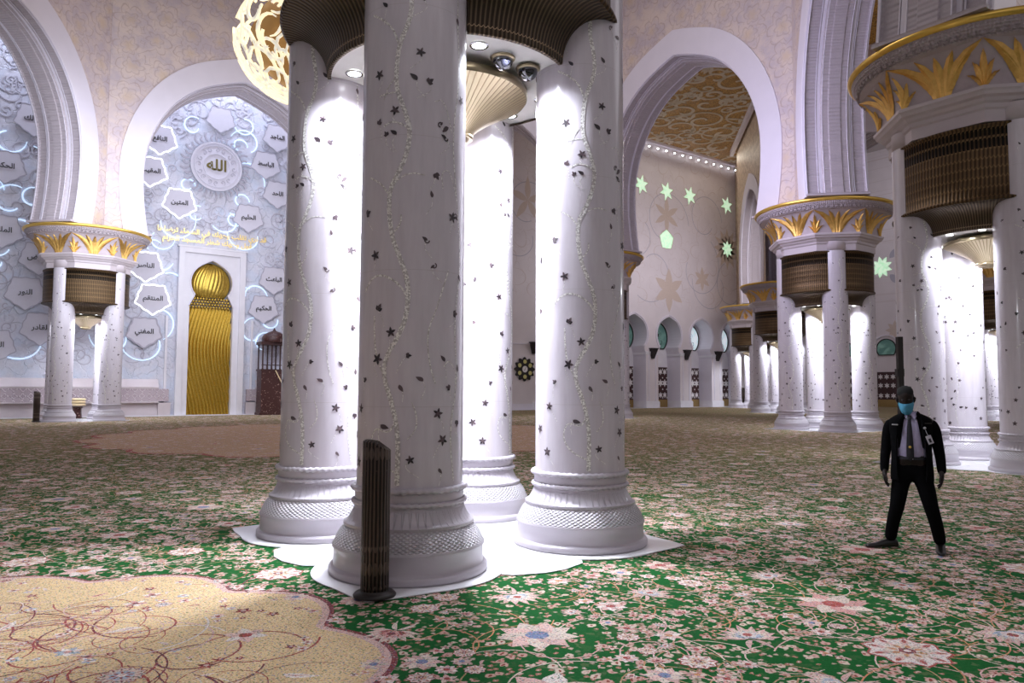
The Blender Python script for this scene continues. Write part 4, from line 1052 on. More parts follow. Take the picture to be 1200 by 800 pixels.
mb = MB(); mb.lathe([(.01, -1.6), (.8, -1.45), (1.4, -1.0), (1.75, -.4), (1.85, .2), (1.5, 1.0), (.8, 1.5), (.3, 1.7)], 40); mb.build('amber_core', M['core'], t)
mb = MB(); mb.lathe([(.3, 1.6), (.12, 2.2), (.12, 12.95)], 16); mb.build('stem', M['brass_dark'], t)

# ------------------------------------------------------------------ bollards and posts
def bollard(x, y, rz, label, H=1.27, R=.115, zb=.018):
    t = empty('bronze_bollard', (x, y, zb), rz); tag(t, label, 'bollard', None, 'thing')
    mb = MB(); n = 32; rings = []
    for z in (.03, .3, .6, .9): rings.append([(R * cos(2 * pi * k / n), R * sin(2 * pi * k / n), z) for k in range(n)])
    top = []
    for k in range(n):
        a = 2 * pi * k / n; x_ = R * cos(a); y_ = R * sin(a); top.append((x_, y_, H - .035 + x_ * -.35 - abs(x_) * .18))
    rings.append(top); rings.append([(x_ * .8, y_ * .8, z_ + .012) for x_, y_, z_ in top]); mb.loft(rings, 0); mb.build('pierced_shell', M['bollard'], t)
    mb = MB(); mb.lathe([(.01, 0), (R + .055, 0), (R + .06, .012), (R + .045, .03), (R + .005, .035), (R, .05)], 32); mb.build('base_plate', M['darkpost'], t)
    return t
bollard(-1.76, -1.77, -TH, 'waist high dark pierced bronze bollard in front of the nearest column')
bollard(-1.94, 34.48, -TH, 'small dark bollard left of the column cluster near the mihrab', 1.45, .14)
bollard(57.3, 38.6, -TH, 'tiny dark bollard against the arcade near the farthest cluster', 1.9, .16)
t = empty('dark_speaker_post', (11.6, .55, .008), -TH); tag(t, 'tall slim dark post rising behind the guard', 'post', None, 'thing')
mb = MB(); mb.box(-.055, .055, -.05, .05, .03, 2.85); mb.build('pole', M['darkpost'], t)
mb = MB(); mb.box(-.085, .06, -.06, .06, 2.0, 2.16); mb.build('bracket', M['darkpost'], t)
mb = MB(); mb.lathe([(.01, 0), (.2, 0), (.2, .02), (.06, .05)], 24); mb.build('foot', M['darkpost'], t)
# thin dark strip lamp at the right edge cluster drum is part of its side grille
# ------------------------------------------------------------------ carpet
def carpet():
    C0 = (-4.49, -7.42)
    pal = {'cream': (.78, .66, .56), 'pink': (.66, .34, .31), 'rose': (.74, .50, .45), 'red': (.38, .07, .06), 'blue': (.20, .28, .48), 'sky': (.42, .50, .60), 'orange': (.62, .30, .14), 'maroon': (.20, .04, .05), 'white': (.86, .78, .73), 'tan': (.47, .31, .16), 'leaf': (.08, .18, .05), 'gold': (.42, .28, .10)}
    names = list(pal); V = []; Fc = []; Ci = []; LZ = []
    rnd = random.Random(21)
    def tmpl(parts):  # list of (poly, color, layer)
        return parts
    def blob(n, r, amp, k, a0=0): return [((r + amp * cos(k * (2 * pi * i / n))) * cos(2 * pi * i / n + a0), (r + amp * cos(k * (2 * pi * i / n))) * sin(2 * pi * i / n + a0)) for i in range(n)]
    def flower(k, R, cols_, rr):
        P = [(blob(k * 4, R * .95, R * .10, k), 'red', 1), (blob(k * 4, R * .88, R * .09, k), cols_[0], 1.5)]
        for j in range(k):
            a = 2 * pi * j / k
            P.append((leafshape(R * .42 * cos(a), R * .42 * sin(a), R * .52, R * .95 / k, a, 4), cols_[1], 2))
            P.append((leafshape(R * .60 * cos(a), R * .60 * sin(a), R * .30, R * .55 / k, a, 3), cols_[2], 3))
        P.append((blob(24, R * .50, R * .05, 8), cols_[3], 4))
        for j in range(8):
            a = 2 * pi * (j + .5) / 8; P.append((leafshape(R * .2 * cos(a), R * .2 * sin(a), R * .26, R * .07, a, 3), cols_[4], 5))
        P.append((blob(12, R * .2, R * .02, 6), cols_[5], 6)); P.append((blob(8, R * .09, 0, 6), cols_[0], 7))
        return P
    def palmette(R, cols_):
        P = []
        for L, w, sp, c, ly in ((1.0, .16, 1.5, 0, 1), (.78, .12, 1.35, 1, 2), (.55, .10, 1.2, 2, 3)):
            for j in range(9):
                a = -sp + 2 * sp * j / 8; P.append((leafshape(0, -R * .3, R * L * (1.15 - .3 * abs(a) / sp) * 1.1, R * w, a + pi / 2, 4), cols_[c], ly))
        P.append((blob(12, R * .28, R * .03, 6), cols_[3], 4)); P.append((blob(8, R * .15, R * .01, 4), cols_[4], 5))
        for s in (-1, 1): P.append((leafshape(0, -R * .4, R * .9, R * .10, pi / 2 + s * 2.3, 5, s * .5), cols_[0], 1))
        return P
    def small(k, R, c1, c2, c3):
        P = [(leafshape(0, 0, R, R * .30, 2 * pi * j / k, 3), c1 if j % 2 else c2, 1) for j in range(k)]; P.append((blob(7, R * .3, 0, 3), c3, 2)); return P
    def leafT(R, c, c2):
        return [(leafshape(0, 0, R, R * .17, 0, 5, .45), c, 1), (leafshape(R * .15, 0, R * .6, R * .06, .15, 4, .4), c2, 2)]
    T_L = [flower(14, 1, ('cream', 'rose', 'red', 'white', 'blue', 'orange'), 0), flower(16, 1, ('white', 'pink', 'red', 'cream', 'blue', 'orange'), 0), flower(13, 1, ('rose', 'white', 'pink', 'sky', 'red', 'cream'), 0),
           palmette(1.1, ('cream', 'pink', 'white', 'sky', 'red')), palmette(1.1, ('white', 'rose', 'orange', 'cream', 'red')), palmette(1.0, ('rose', 'cream', 'blue', 'pink', 'white'))]
    T_M = [small(8, 1, 'cream', 'pink', 'red'), small(10, 1, 'rose', 'white', 'red'), small(7, 1, 'white', 'rose', 'orange'), palmette(.9, ('cream', 'rose', 'red', 'pink', 'maroon')), palmette(.9, ('rose', 'cream', 'sky', 'white', 'red')), small(9, 1, 'rose', 'cream', 'blue'), flower(9, .95, ('white', 'rose', 'red', 'cream', 'orange', 'maroon'), 0)]
    T_S = [small(5, 1, 'cream', 'rose', 'red'), leafT(1.3, 'rose', 'cream'), leafT(1.5, 'cream', 'pink'), small(6, 1, 'pink', 'cream', 'orange'), leafT(1.2, 'leaf', 'cream'), small(5, .9, 'white', 'rose', 'maroon'), leafT(1.3, 'cream', 'red')]
    T_YL = [flower(14, 1, ('cream', 'rose', 'maroon', 'sky', 'red', 'white'), 0), palmette(1.1, ('white', 'pink', 'red', 'sky', 'maroon')), flower(10, 1, ('rose', 'cream', 'red', 'blue', 'white', 'maroon'), 0)]
    T_YS = [small(5, 1, 'maroon', 'red', 'rose'), leafT(1.0, 'pink', 'red'), small(6, 1, 'rose', 'white', 'red'), small(7, .9, 'white', 'sky', 'pink'), leafT(1.4, 'white', 'rose'), small(6, 1, 'pink', 'white', 'maroon'), leafT(.9, 'red', 'rose')]
    def lob(c, r, k, amp, ph=0, n=None):
        n = n or k * 10; return [(c[0] + (r + amp * abs(sin(k * pi * i / n + ph)) ) * cos(2 * pi * i / n), c[1] + (r + amp * abs(sin(k * pi * i / n + ph))) * sin(2 * pi * i / n)) for i in range(n)]
    MED = (-5.0, -2.1); MR = 2.55
    def in_med(x, y): return hypot(x - MED[0], y - MED[1]) < MR + .12
    CEN = (7.37, 17.95); CR = 8.6
    def in_cen(x, y): return hypot(x - CEN[0], y - CEN[1]) < CR + .3
    def onpad(x, y, m=0): return hypot(x, y) < 2.35 and (abs(x) < 1.98 + m and abs(y) < 1.98 + m)
    def put(P, x, y, s, rot, base):
        ca, sa = cos(rot), sin(rot)
        jz = rnd.random() * .0002
        for pi_, (poly, c, ly) in enumerate(P):
            b = len(V); n = len(poly); zz = .0006 * (ly + base) + .00004 * (pi_ % 14) + jz
            for px, py in poly: V.append((x + s * (px * ca - py * sa), y + s * (px * sa + py * ca), zz))
            Fc.append(tuple(range(b, b + n))); Ci.append(c if isinstance(c, tuple) else names.index(c))
    # medallion areas
    pal['field'] = (.72, .54, .29); names.append('field'); pal['field2'] = (.58, .40, .26); names.append('field2')
    for ly, (dr, c) in enumerate(((.10, 'maroon'), (.06, 'rose'), (.0, 'field'))):
        V0 = len(V); P = lob(MED, MR + dr, 12, .30, .3, 180); V.extend([(x, y, .0004 + .0003 * ly) for x, y in P]); Fc.append(tuple(range(V0, V0 + len(P)))); Ci.append(names.index(c))
    for ly, (dr, c) in enumerate(((.18, 'red'), (.0, 'field2'))):
        V0 = len(V); P = lob(CEN, CR + dr, 20, .6, 0, 300); V.extend([(x, y, .0004 + .0006 * ly) for x, y in P]); Fc.append(tuple(range(V0, V0 + len(P)))); Ci.append(names.index(c))
    def view(x, y, mrg=.06):
        dx, dy = x - C0[0], y - C0[1]; f = dx * sin(TH) + dy * cos(TH); r = dx * cos(TH) - dy * sin(TH)
        return f > 2.6 and abs(r / f) < .72 + mrg + .35 / f, f
    class Grid:
        def __init__(s, c): s.c = c; s.g = {}
        def ok(s, x, y, r):
            i, j = int(x // s.c), int(y // s.c)
            for a in (-1, 0, 1):
                for b in (-1, 0, 1):
                    for (p, q, rr) in s.g.get((i + a, j + b), ()):
                        if hypot(p - x, q - y) < (r + rr): return False
            s.g.setdefault((i, j), []).append((x, y, r)); return True
    # sample points by distance ring: uniform in f with limits
    def sample(fmax):
        f = 2.6 + (fmax - 2.6) * sqrt(rnd.random()); r = f * rnd.uniform(-.80, .80) + rnd.uniform(-.4, .4)
        return C0[0] + f * sin(TH) + r * cos(TH), C0[1] + f * cos(TH) - r * sin(TH), f
    g = Grid(1.2)
    for tries, fmax, (ra, rb), pad in ((9000, 46, (.17, .31), .20), (120000, 46, (.07, .14), .005)):
        for _ in range(tries):
            if rnd.random() < .5: x, y, f = sample(14)
            else: x, y, f = sample(fmax)
            if y > 38.9 or x > 71 or x < -22 or onpad(x, y, .1) : continue
            R = rnd.uniform(ra, rb)
            big = ra > .2
            med = in_med(x, y); cen = in_cen(x, y)
            if abs(hypot(x - MED[0], y - MED[1]) - MR) < R + .1: continue
            if med and rnd.random() < .25: continue
            if f > 20 and not big and rnd.random() < .35: continue
            if not g.ok(x, y, R * (1.0 if big else .92) + pad): continue
            if big: T = rnd.choice(T_YL if med else T_L)
            else: T = rnd.choice(T_YS + T_YL[:1] if med else T_M)
            put(T, x, y, R * (.8 if med and not big else 1.), rnd.uniform(0, 2 * pi), 3)
    # vines
    for _ in range(2600):
        x, y, f = sample(15)
        if rnd.random() < .14: q_ = MR * .8 * sqrt(rnd.random()); w_ = rnd.uniform(0, 6.28); x, y = MED[0] + q_ * cos(w_), MED[1] + q_ * sin(w_)
        if onpad(x, y, .1): continue
        med = in_med(x, y); c = rnd.choice(('maroon', 'red', 'rose', 'red', 'white')) if med else rnd.choice(('rose', 'tan', 'orange', 'cream'))
        a = rnd.uniform(0, 6.28); kq = rnd.choice((-1, 1)) * rnd.uniform(1.5, 5); P = [(x, y)]
        ok = True
        for i in range(12):
            a += kq * .07; x += .075 * cos(a); y += .075 * sin(a); P.append((x, y))
            if onpad(x, y, .04): ok = False
        if abs(hypot(x - MED[0], y - MED[1]) - MR) < .5 or not ok: continue
        w = .0055 if not med else rnd.choice((.004, .006, .008)); L = []; Rr = []
        for i in range(len(P)):
            (p0, q0), (p1, q1) = P[max(i - 1, 0)], P[min(i + 1, len(P) - 1)]; d = hypot(p1 - p0, q1 - q0); nx, ny = -(q1 - q0) / d, (p1 - p0) / d
            L.append((P[i][0] + nx * w, P[i][1] + ny * w)); Rr.append((P[i][0] - nx * w, P[i][1] - ny * w))
        b = len(V); n = len(P); zv = .0014 + rnd.random() * .0009; V.extend([(p, q, zv) for p, q in L + Rr])
        for i in range(n - 1): Fc.append((b + i, b + i + 1, b + n + i + 1, b + n + i)); Ci.append(names.index(c))
    g2 = Grid(.3)
    for _ in range(90000):
        x, y, f = sample(17)
        if onpad(x, y, .06): continue
        R = rnd.uniform(.035, .075); med = in_med(x, y)
        if abs(hypot(x - MED[0], y - MED[1]) - MR) < .1: continue
        if med: R *= .8
        if not g.ok(x, y, R * .7): continue
        put(rnd.choice(T_YS if med else T_S), x, y, R, rnd.uniform(0, 6.28), 2)
    # ground
    me = bpy.data.meshes.new('motifs'); me.from_pydata(V, [], Fc)
    a = me.attributes.new('motif_colour', 'FLOAT_COLOR', 'FACE')
    cols = np.ones((len(Fc), 4), dtype=np.float32); table = np.array([pal[n] for n in names], dtype=np.float32)
    rs = np.random.RandomState(4); cols[:, :3] = table[np.array(Ci)] * (0.88 + .24 * rs.rand(len(Fc), 1)); a.data.foreach_set('color', cols.ravel())
    return me
m = Mat('carpet_pile', (.02, .14, .03), .95, spec=.1); v, (x, y, z) = m.coord()
fine = m.noise(v, 55, 3, .7); patch = m.noise(v, .7, 3, .6)
sp1 = m.noise(v, 7., 3, .65); sp2 = m.noise(m.vec(y, x, 3.), 10., 2, .6)
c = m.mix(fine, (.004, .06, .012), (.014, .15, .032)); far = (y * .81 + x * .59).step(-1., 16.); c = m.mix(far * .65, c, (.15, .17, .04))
def specks(sc, off, r0, r1, cols_, amt):
    global c
    vo = m.n('ShaderNodeTexVoronoi', voronoi_dimensions='2D', i_Scale=sc); wv = m.noise(m.vec(x + off, y), sc * 1.6, 2)
    m.L(m.vec(x + off + wv * (.9 / sc), y + wv * (.7 / sc)), vo.inputs['Vector']); sp = m.n('ShaderNodeSeparateXYZ'); m.L(vo.outputs['Color'], sp.inputs[0])
    hue = S_(m.nt, sp.outputs[0]); keep = S_(m.nt, sp.outputs[1]).step(.62, .66); d = S_(m.nt, vo.outputs['Distance'])
    col_ = m.mix(hue.step(.45, .55), cols_[0], cols_[1]); col_ = m.mix((d * -1).step(-r0 * .45, -r0 * .35), col_, cols_[2])
    c = m.mix((d * -1).step(-r1, -r0) * keep * amt, c, col_)
specks(11., 0., .30, .42, ((.66, .40, .35), (.74, .60, .50), (.30, .06, .05)), .9)
specks(19., 3., .26, .40, ((.60, .42, .36), (.52, .20, .17), (.75, .68, .62)), .8)
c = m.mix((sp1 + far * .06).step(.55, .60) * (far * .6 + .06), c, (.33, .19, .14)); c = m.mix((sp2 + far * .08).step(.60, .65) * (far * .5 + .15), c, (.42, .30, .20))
m.col(c); m.bump(m.noise(v, 160, 2, .7), .01); M['carpet'] = m.m
m = Mat('carpet_motif', (.5, .4, .3), .95, spec=.1); v, (x, y, z) = m.coord(); at = m.n('ShaderNodeAttribute', attribute_name='motif_colour')
fine = m.noise(v, 90, 3, .7); c = m.mix((fine.step(.3, .7)) * .22, at.outputs['Color'], (.20, .12, .10)); f5 = m.noise(v, 44, 2, .6); f6 = m.noise(m.vec(y, x, 5.), 52, 2, .6)
c = m.mix(f5.step(.57, .61) * .6, c, (.42, .13, .11)); c = m.mix((f5 * -1).step(-.41, -.37) * .75, c, (.02, .09, .025)); c = m.mix(f6.step(.59, .63) * .6, c, (.20, .26, .42)); c = m.mix((f6 * -1).step(-.40, -.36) * .6, c, (.80, .68, .58))
m.col(c); m.bump(m.noise(v, 160, 2, .7), .008); M['motif'] = m.m
mb = MB(); mb.box(-28, 74, -14, 42, -.2, 0); fl = mb.build('floor', M['marble']); fl['kind'] = 'structure'; fl.location.z = -.012
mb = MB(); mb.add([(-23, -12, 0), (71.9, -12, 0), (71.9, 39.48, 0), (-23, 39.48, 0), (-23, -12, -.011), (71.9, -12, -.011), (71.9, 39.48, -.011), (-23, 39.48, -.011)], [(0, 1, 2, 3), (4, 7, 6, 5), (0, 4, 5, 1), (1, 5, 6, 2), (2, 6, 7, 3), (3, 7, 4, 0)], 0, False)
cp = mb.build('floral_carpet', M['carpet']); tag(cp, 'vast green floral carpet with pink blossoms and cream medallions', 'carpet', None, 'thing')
cm = carpet(); cm.materials.append(M['motif']); mo = link('woven_motifs', cm, cp); mo['kind'] = 'stuff'

# ------------------------------------------------------------------ person
def person():
    g = (3.74, -3.44)
    ang = atan2(-.90, .435)
    root = empty('person', (g[0], g[1], .008), ang)
    tag(root, 'person in black suit, lilac shirt and blue face mask walking with head bowed', 'person', None, 'thing')
    def skin(name, mats, verts, edges, rad, root_i=0, sub=2, extra=None):
        me = bpy.data.meshes.new(name); me.from_pydata(verts, edges, []); me.materials.append(mats)
        o = link(name, me, root); md = o.modifiers.new('skin', 'SKIN'); md.use_smooth_shade = True
        sv = me.skin_vertices[0].data
        for i, r in enumerate(rad):
            sv[i].radius = r if isinstance(r, tuple) else (r, r); sv[i].use_root = (i == root_i)
        if sub: s2 = o.modifiers.new('sub', 'SUBSURF'); s2.levels = sub; s2.render_levels = sub
        dg = bpy.context.evaluated_depsgraph_get(); m2 = bpy.data.meshes.new_from_object(o.evaluated_get(dg)); o.modifiers.clear(); o.data = m2; m2.name = name
        for p in m2.polygons: p.use_smooth = True
        if not m2.materials: m2.materials.append(mats)
        return o
    # ---- skeleton: local x = image right, -y = towards viewer
    V = []; E = []; R = []
    def add(p, r, par=None):
        V.append(p); R.append(r); i = len(V) - 1
        if par is not None: E.append((par, i))
        return i
    pel = add((0, .0, .90), .13)
    sp1 = add((0, .0, 1.08), .115, pel); sp2 = add((0, .01, 1.28), .13, sp1); nb = add((-.005, .0, 1.42), .065, sp2); nk = add((-.02, -.02, 1.50), .055, nb)
    for s, hip, kn, an, toe in ((-1, (-.09, 0, .84), (-.145, -.06, .47), (-.225, .02, .10), (-.38, -.10, .04)), (1, (.09, 0, .84), (.165, -.05, .46), (.245, .04, .10), (.25, -.12, .04))):
        h = add(hip, .085, pel); k = add(kn, .055, h); a = add((an[0], an[1] + .02, an[2] + .04), .032, k)
    hands = {}
    for s, sh, el, wr in ((-1, (-.17, .0, 1.39), (-.235, .03, 1.10), (-.262, -.03, .84)), (1, (.18, .0, 1.39), (.25, .03, 1.10), (.275, -.03, .85))):
        c = add(sh, .055, sp2); e = add(el, .042, c); w = add(wr, .03, e); hands[s] = w
        wx, wy, wz = wr; pm = add((wx + s * .003, wy - .012, wz - .055), (.022, .038), w)
        p2 = add((wx + s * .003, wy - .02, wz - .085), (.019, .04), pm)
        for j, (dy, L, cv) in enumerate(((-.036, .072, .012), (-.012, .082, .014), (.012, .076, .016), (.034, .060, .018))):
            b = add((wx + s * .003, wy - .02 + dy, wz - .10), .0095, p2)
            q1 = add((wx - s * cv * .4, wy - .022 + dy, wz - .10 - L * .42), .0088, b); q2 = add((wx - s * cv * 1.4, wy - .02 + dy, wz - .10 - L * .75), .008, q1)
            add((wx - s * cv * 2.6, wy - .016 + dy, wz - .10 - L), .007, q2)
        t1 = add((wx - s * .012, wy - .05, wz - .055), .011, pm); t2 = add((wx - s * .02, wy - .07, wz - .09), .0105, t1); add((wx - s * .022, wy - .073, wz - .118), .009, t2)
    body = skin('body', M['skin'], V, E, R)
    # ---- head (shaped loft, one surface) tilted forward
    def headpt(a, z, rx, ry, oy):
        return (rx * cos(a), oy + ry * sin(a), z)
    prof = [(-.125, .02, .025, -.055), (-.115, .042, .050, -.045), (-.09, .055, .072, -.03), (-.05, .064, .085, -.012), (-.01, .070, .092, -.004), (.03, .074, .097, .0), (.07, .076, .098, .004), (.105, .070, .090, .006), (.13, .052, .068, .008), (.147, .025, .034, .01), (.15, .005, .006, .01)]
    mb = MB(); rings = []
    n = 24
    for z, rx, ry, oy in prof:
        rg = []
        for k in range(n):
            a = 2 * pi * k / n; x, y, zz = headpt(a, z, rx, ry, oy)
            fr = max(0, -sin(a)) ** 8
            if -.05 < z < .02: y -= fr * .022 * (1 - abs(z + .02) / .04)           # nose
            if .02 <= z < .05 and abs(abs(x) - .03) < .02 and sin(a) < 0: y += .010    # eye sockets
            if .05 <= z < .08 and sin(a) < -.5: y -= .006                            # brow
            rg.append((x, y, zz))
        rings.append(rg)
    mb.loft(rings, 0)
    for s in (-1, 1):
        mb.tube([(s * .074, .012, -.03), (s * .082, .010, -.01), (s * .086, .016, .015), (s * .080, .022, .03)], [.008, .012, .015, .008], 8, flat=1.6)
    hd = mb.build('head', M['skin'], body, (-.04, -.045, 1.595)); hd.rotation_euler = (radians(16), radians(-3), 0)
    # eyes
    mb = MB()
    for s in (-1, 1): mb.lathe([(.001, -.007), (.008, -.005), (.012, 0), (.008, .005), (.001, .007)], 10, (s * .030, -.083), 0)
    e = mb.build('eyes', M['ink'], hd, (0, 0, .03))
    mb = MB(); mb.lathe([(.072, .062), (.0775, .075), (.078, .09), (.073, .113), (.058, .134), (.03, .152), (.002, .156)], 28, (0, .006), rfun=lambda r, z, a: r * (1.24 if False else 1) * (1 + .26 * max(0, sin(a)) + .20 * max(0, -sin(a))))
    mb.lathe([(.062, -.05), (.074, -.02), (.079, .02), (.080, .05)], 28, (0, .016), rfun=lambda r, z, a: r * (1.0 + .22 * max(0, sin(a))) * (1 if sin(a) > -.25 else .5))
    mb.build('hair', M['hair'], hd)
    mb = MB(); rg = []
    for z, rx, ry, oy, yy in ((-.135, .036, .052, -.045, 0), (-.115, .052, .072, -.038, 0), (-.085, .064, .090, -.026, 0), (-.045, .071, .104, -.014, 0), (-.018, .072, .108, -.008, 0), (-.008, .070, .103, -.006, 0)):
        rg.append([(rx * cos(a) * 1.03, oy + ry * sin(a) * 1.03 - .004 * (k % 2), z) for k, a in enumerate([pi + .15 + (pi - .3) * q / 18 for q in range(19)])])
    mb.loft(rg, 0, closed=False, cap=False)
    for s in (-1, 1):
        mb.tube([(s * .066, -.02, -.01), (s * .078, .01, .005), (s * .084, .02, .02)], .002, 5); mb.tube([(s * .06, -.03, -.09), (s * .078, .01, -.04), (s * .082, .022, -.015)], .002, 5)
    mb.build('face_mask', M['mask'], hd)
    # ---- trousers
    V = []; E = []; R = []
    pel = add((0, .01, .93), (.155, .115)); up = add((0, .01, 1.03), (.148, .11), pel)
    for hip, md_, kn, sh_, an in (((-.095, .01, .80), (-.125, -.02, .63), (-.150, -.05, .46), (-.195, -.01, .28), (-.232, .03, .065)), ((.095, .01, .80), (.135, -.02, .63), (.17, -.04, .46), (.215, .0, .28), (.25, .045, .06))):
        h = add(hip, .105, pel); q = add(md_, .092, h); k = add(kn, .078, q); q2 = add(sh_, .070, k); add(an, .064, q2)
    skin('trousers', M['suit'], V, E, R)
    # ---- shoes
    for s, (ax, ay, dx, dy) in ((-1, (-.225, .03, -.205, -.11)), (1, (.245, .05, .0, -.23))):
        mb = MB(); L = hypot(dx, dy); ux, uy = dx / L, dy / L; nx, ny = -uy, ux; rings = []
        for t_, w, hgt in ((-.34, .024, .055), (-.26, .040, .095), (0, .046, .105), (.35, .046, .078), (.7, .050, .048), (1.0, .044, .042), (1.14, .026, .034), (1.18, .006, .02)):
            cx, cy = ax + dx * t_, ay + dy * t_
            rings.append([(cx + nx * w * cos(q), cy + ny * w * cos(q), .001 + max(0, (hgt / 2) * (1 + sin(q)))) for q in [2 * pi * k / 14 for k in range(14)]])
        mb.loft(rings, 0); mb.build('shoe', M['shoe'], root)
    # ---- shirt (torso)
    def tor(z, rx, ry, oy, a0, a1, n=30, dx=0., pw=2.6):
        out = []
        for k in range(n + 1):
            a = a0 + (a1 - a0) * k / n; ca, sa = cos(a), sin(a)
            q = (abs(ca) ** pw + abs(sa) ** pw) ** (-1 / pw); out.append((dx + rx * q * ca, oy + ry * q * sa, z))
        return out
    levels = [(.975, .146, .105, .01), (1.0, .145, .105, .0), (1.1, .148, .108, -.002), (1.2, .158, .112, -.004), (1.3, .170, .112, 0), (1.37, .165, .10, .004), (1.42, .125, .085, .005), (1.455, .075, .068, .0), (1.475, .064, .062, -.008)]
    mb = MB(); mb.loft([tor(z, rx, ry, oy, -pi, pi) for z, rx, ry, oy in levels], 0, closed=False, cap=False)
    for s in (-1, 1):   # collar flaps
        mb.add([(s * .004, -.083, 1.445), (s * .058, -.062, 1.475), (s * .064, -.092, 1.425), (s * .030, -.112, 1.395)], [(0, 1, 2, 3)], 0, False)
    mb.build('shirt', M['shirt'], root)
    # ---- tie
    mb = MB()
    def yf(z): return -.118 - .012 * (1 if z < 1.38 else 0) + (0.03 if z > 1.42 else 0)
    tp = [(1.435, .018, -.088), (1.405, .024, -.118), (1.385, .015, -.122), (1.30, .024, -.130), (1.15, .032, -.130), (1.04, .036, -.128), (.985, .036, -.126), (.945, .002, -.124)]
    mb.loft([[(-w - .012, y + .004, z), (-.012, y - .012, z), (w - .012, y + .004, z)] for z, w, y in tp], 0, closed=False, cap=False); tie = mb.build('tie', M['tie'], root)
    mb = MB(); mb.lathe([(.001, -.004), (.014, -.004), (.014, .004), (.001, .004)], 14, close=False); o = mb.build('tie_clip', M['gold_rim'], tie, (-.012, -.147, 1.10)); o.rotation_euler = (pi / 2, 0, 0)
    # ---- jacket: open front shell + sleeves
    mb = MB(); rings = []
    lv = [(.74, .208, .150, .01, .62), (.80, .208, .150, .01, .66), (.88, .203, .145, .005, .70), (.98, .196, .138, .0, .74), (1.08, .194, .135, .0, .74), (1.18, .202, .138, .0, .70), (1.28, .212, .138, .0, .62), (1.35, .215, .130, .004, .50), (1.395, .200, .115, .006, .30), (1.43, .150, .10, .01, .28), (1.455, .095, .085, .012, .35), (1.475, .078, .078, .006, .6)]
    for z, rx, ry, oy, op in lv: rings.append(tor(z, rx, ry, oy, -pi / 2 + op, 3 * pi / 2 - op, 40))
    mb.loft(rings, 0, closed=False, cap=False)
    inner = [tor(z, rx - .012, ry - .012, oy, -pi / 2 + op, 3 * pi / 2 - op, 40) for z, rx, ry, oy, op in lv]; mb.loft(inner, 0, closed=False, cap=False)
    for idx in (0, -1): mb.loft([[r[idx] for r in rings], [r[idx] for r in inner]], 0, closed=False, cap=False)
    jk = mb.build('jacket', M['suit'], root)
    for s in (-1, 1):
        V = []; E = []; R = []
        if s < 0: pts = [((-.165, .005, 1.385), .062), ((-.215, .015, 1.30), .066), ((-.240, .03, 1.10), .060), ((-.258, .005, .98), .053), ((-.268, -.025, .80), .047)]
        else: pts = [((.170, .005, 1.385), .062), ((.222, .015, 1.30), .066), ((.252, .03, 1.10), .060), ((.270, .005, .98), .053), ((.280, -.025, .81), .047)]
        p = None
        for q, r in pts: p = add(q, r, p)
        sl = skin('sleeve', M['suit'], V, E, R); sl.parent = jk
    # lapels
    mb = MB()
    for s in (-1, 1):
        P = [(s * .052, -.088, 1.462), (s * .085, -.075, 1.455), (s * .128, -.125, 1.36), (s * .105, -.131, 1.335), (s * .135, -.138, 1.315), (s * .125, -.142, 1.08), (s * .105, -.140, 1.10)]
        mb.add(P + [(x, y - .008, z) for x, y, z in P], [tuple(range(7)), tuple(range(13, 6, -1))] + [(k, 7 + k, 7 + (k + 1) % 7, (k + 1) % 7) for k in range(7)], 0, False)
    mb.build('lapel', M['suit'], jk)
    # belt, badge, pins
    mb = MB(); mb.loft([tor(z, .157, .118, .0, -pi, pi) for z in (.965, .995)], 0, closed=False, cap=False); bl = mb.build('belt', M['tie'], root)
    mb = MB(); mb.box(-.015, .015, -.124, -.116, .968, .992); mb.build('buckle', M['silver'], bl)
    mb = MB(); mb.box(-.027, .027, -.003, .003, -.045, .045); o = mb.build('id_badge', M['badge'], jk, (.172, -.150, 1.185)); o.rotation_euler = (radians(-4), radians(-20), radians(18))
    mb = MB(); mb.box(-.012, .012, -.0045, -.0035, -.03, .012); mb.build('badge_photo', M['tie'], o)
    mb = MB(); mb.tube([(.130, -.140, 1.30), (.148, -.150, 1.25), (.160, -.152, 1.23)], .002, 5); mb.build('badge_strap', M['badge'], jk)
    mb = MB(); mb.lathe([(.001, -.004), (.014, -.003), (.014, .003), (.001, .004)], 14); o = mb.build('badge_reel', M['silver'], jk, (.130, -.143, 1.305)); o.rotation_euler = (pi / 2, 0, 0)
    mb = MB(); mb.box(-.03, .03, -.003, .003, -.006, .006); o = mb.build('name_bar', M['silver'], jk, (-.150, -.130, 1.335)); o.rotation_euler = (0, 0, radians(-18))
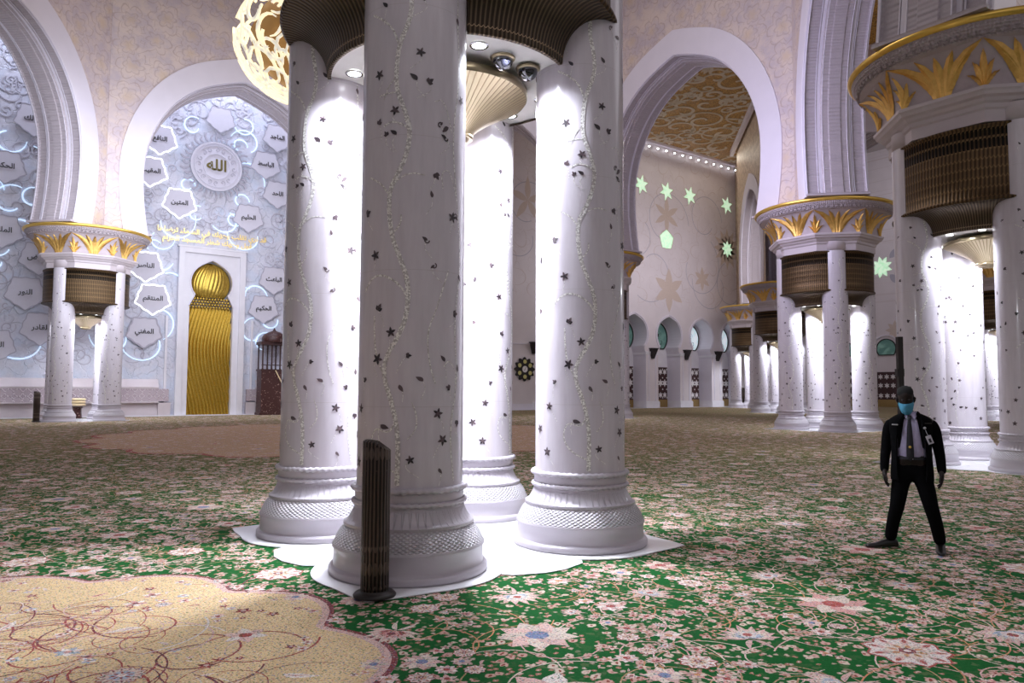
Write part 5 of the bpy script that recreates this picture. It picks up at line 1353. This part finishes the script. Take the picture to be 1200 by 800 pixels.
    mb = MB(); mb.box(-.035, .035, -.003, .003, -.005, .005); o = mb.build('breast_pin', M['darkpost'], jk, (.165, -.128, 1.355)); o.rotation_euler = (0, 0, radians(22))
person()

# ------------------------------------------------------------------ lights
def area(loc, rot, size, energy, color, sy=None, spread=None):
    ld = bpy.data.lights.new('area_light', 'AREA'); ld.energy = energy; ld.color = color; ld.size = size
    if sy: ld.shape = 'RECTANGLE'; ld.size_y = sy
    if spread: ld.spread = spread
    o = bpy.data.objects.new('area_light', ld); COL.objects.link(o); o.location = loc; o.rotation_euler = rot
    return o
area((3, 37.6, 25), (radians(38), 0, 0), 24, 2000, (.76, .83, 1.), .8)
area((3, 30, 10), (radians(90), 0, radians(0)), 14, 1150, (.82, .86, 1.), 10)  # unseen fill added to brighten the lower qibla wall
# arcade bay, warm top, cooler below
area((47, 37.6, 24.2), (radians(-20), 0, 0), 22, 260, (1., .93, .80), .8)
area((44, 31, 13), (radians(78), 0, 0), 16, 620, (.97, .92, 1.), 6)
# dome light over the octagon centre
area((7.4, 18, 26), (0, 0, 0), 16, 1750, (1., .93, .94), 16)
# cool light climbing the ribbed pier
area((17, 11, 10.5), (radians(100), 0, radians(-90)), 5, 520, (.72, .70, 1.), 5)
# aisle behind the camera
area((-2, -9, 12), (radians(35), 0, 0), 14, 130, (1., .93, .95), 6)
area((22, -6, 15), (radians(20), 0, 0), 12, 250, (.95, .92, 1.), 8)
area((60, 24, 22), (0, radians(-50), 0), 12, 700, (.92, .90, 1.), 12)  # unseen fill added to brighten the far bay and end wall
w = bpy.data.worlds.new('world'); SC.world = w; w.use_nodes = True
bg = w.node_tree.nodes['Background']; bg.inputs[0].default_value = (.82, .75, .81, 1); bg.inputs[1].default_value = .27
SC.view_settings.view_transform = 'Standard'; SC.view_settings.look = 'None'; SC.view_settings.exposure = .12
SC.cycles.use_denoising = True
SC.cycles.max_bounces = 5; SC.cycles.diffuse_bounces = 3; SC.cycles.glossy_bounces = 3; SC.cycles.sample_clamp_indirect = 6.
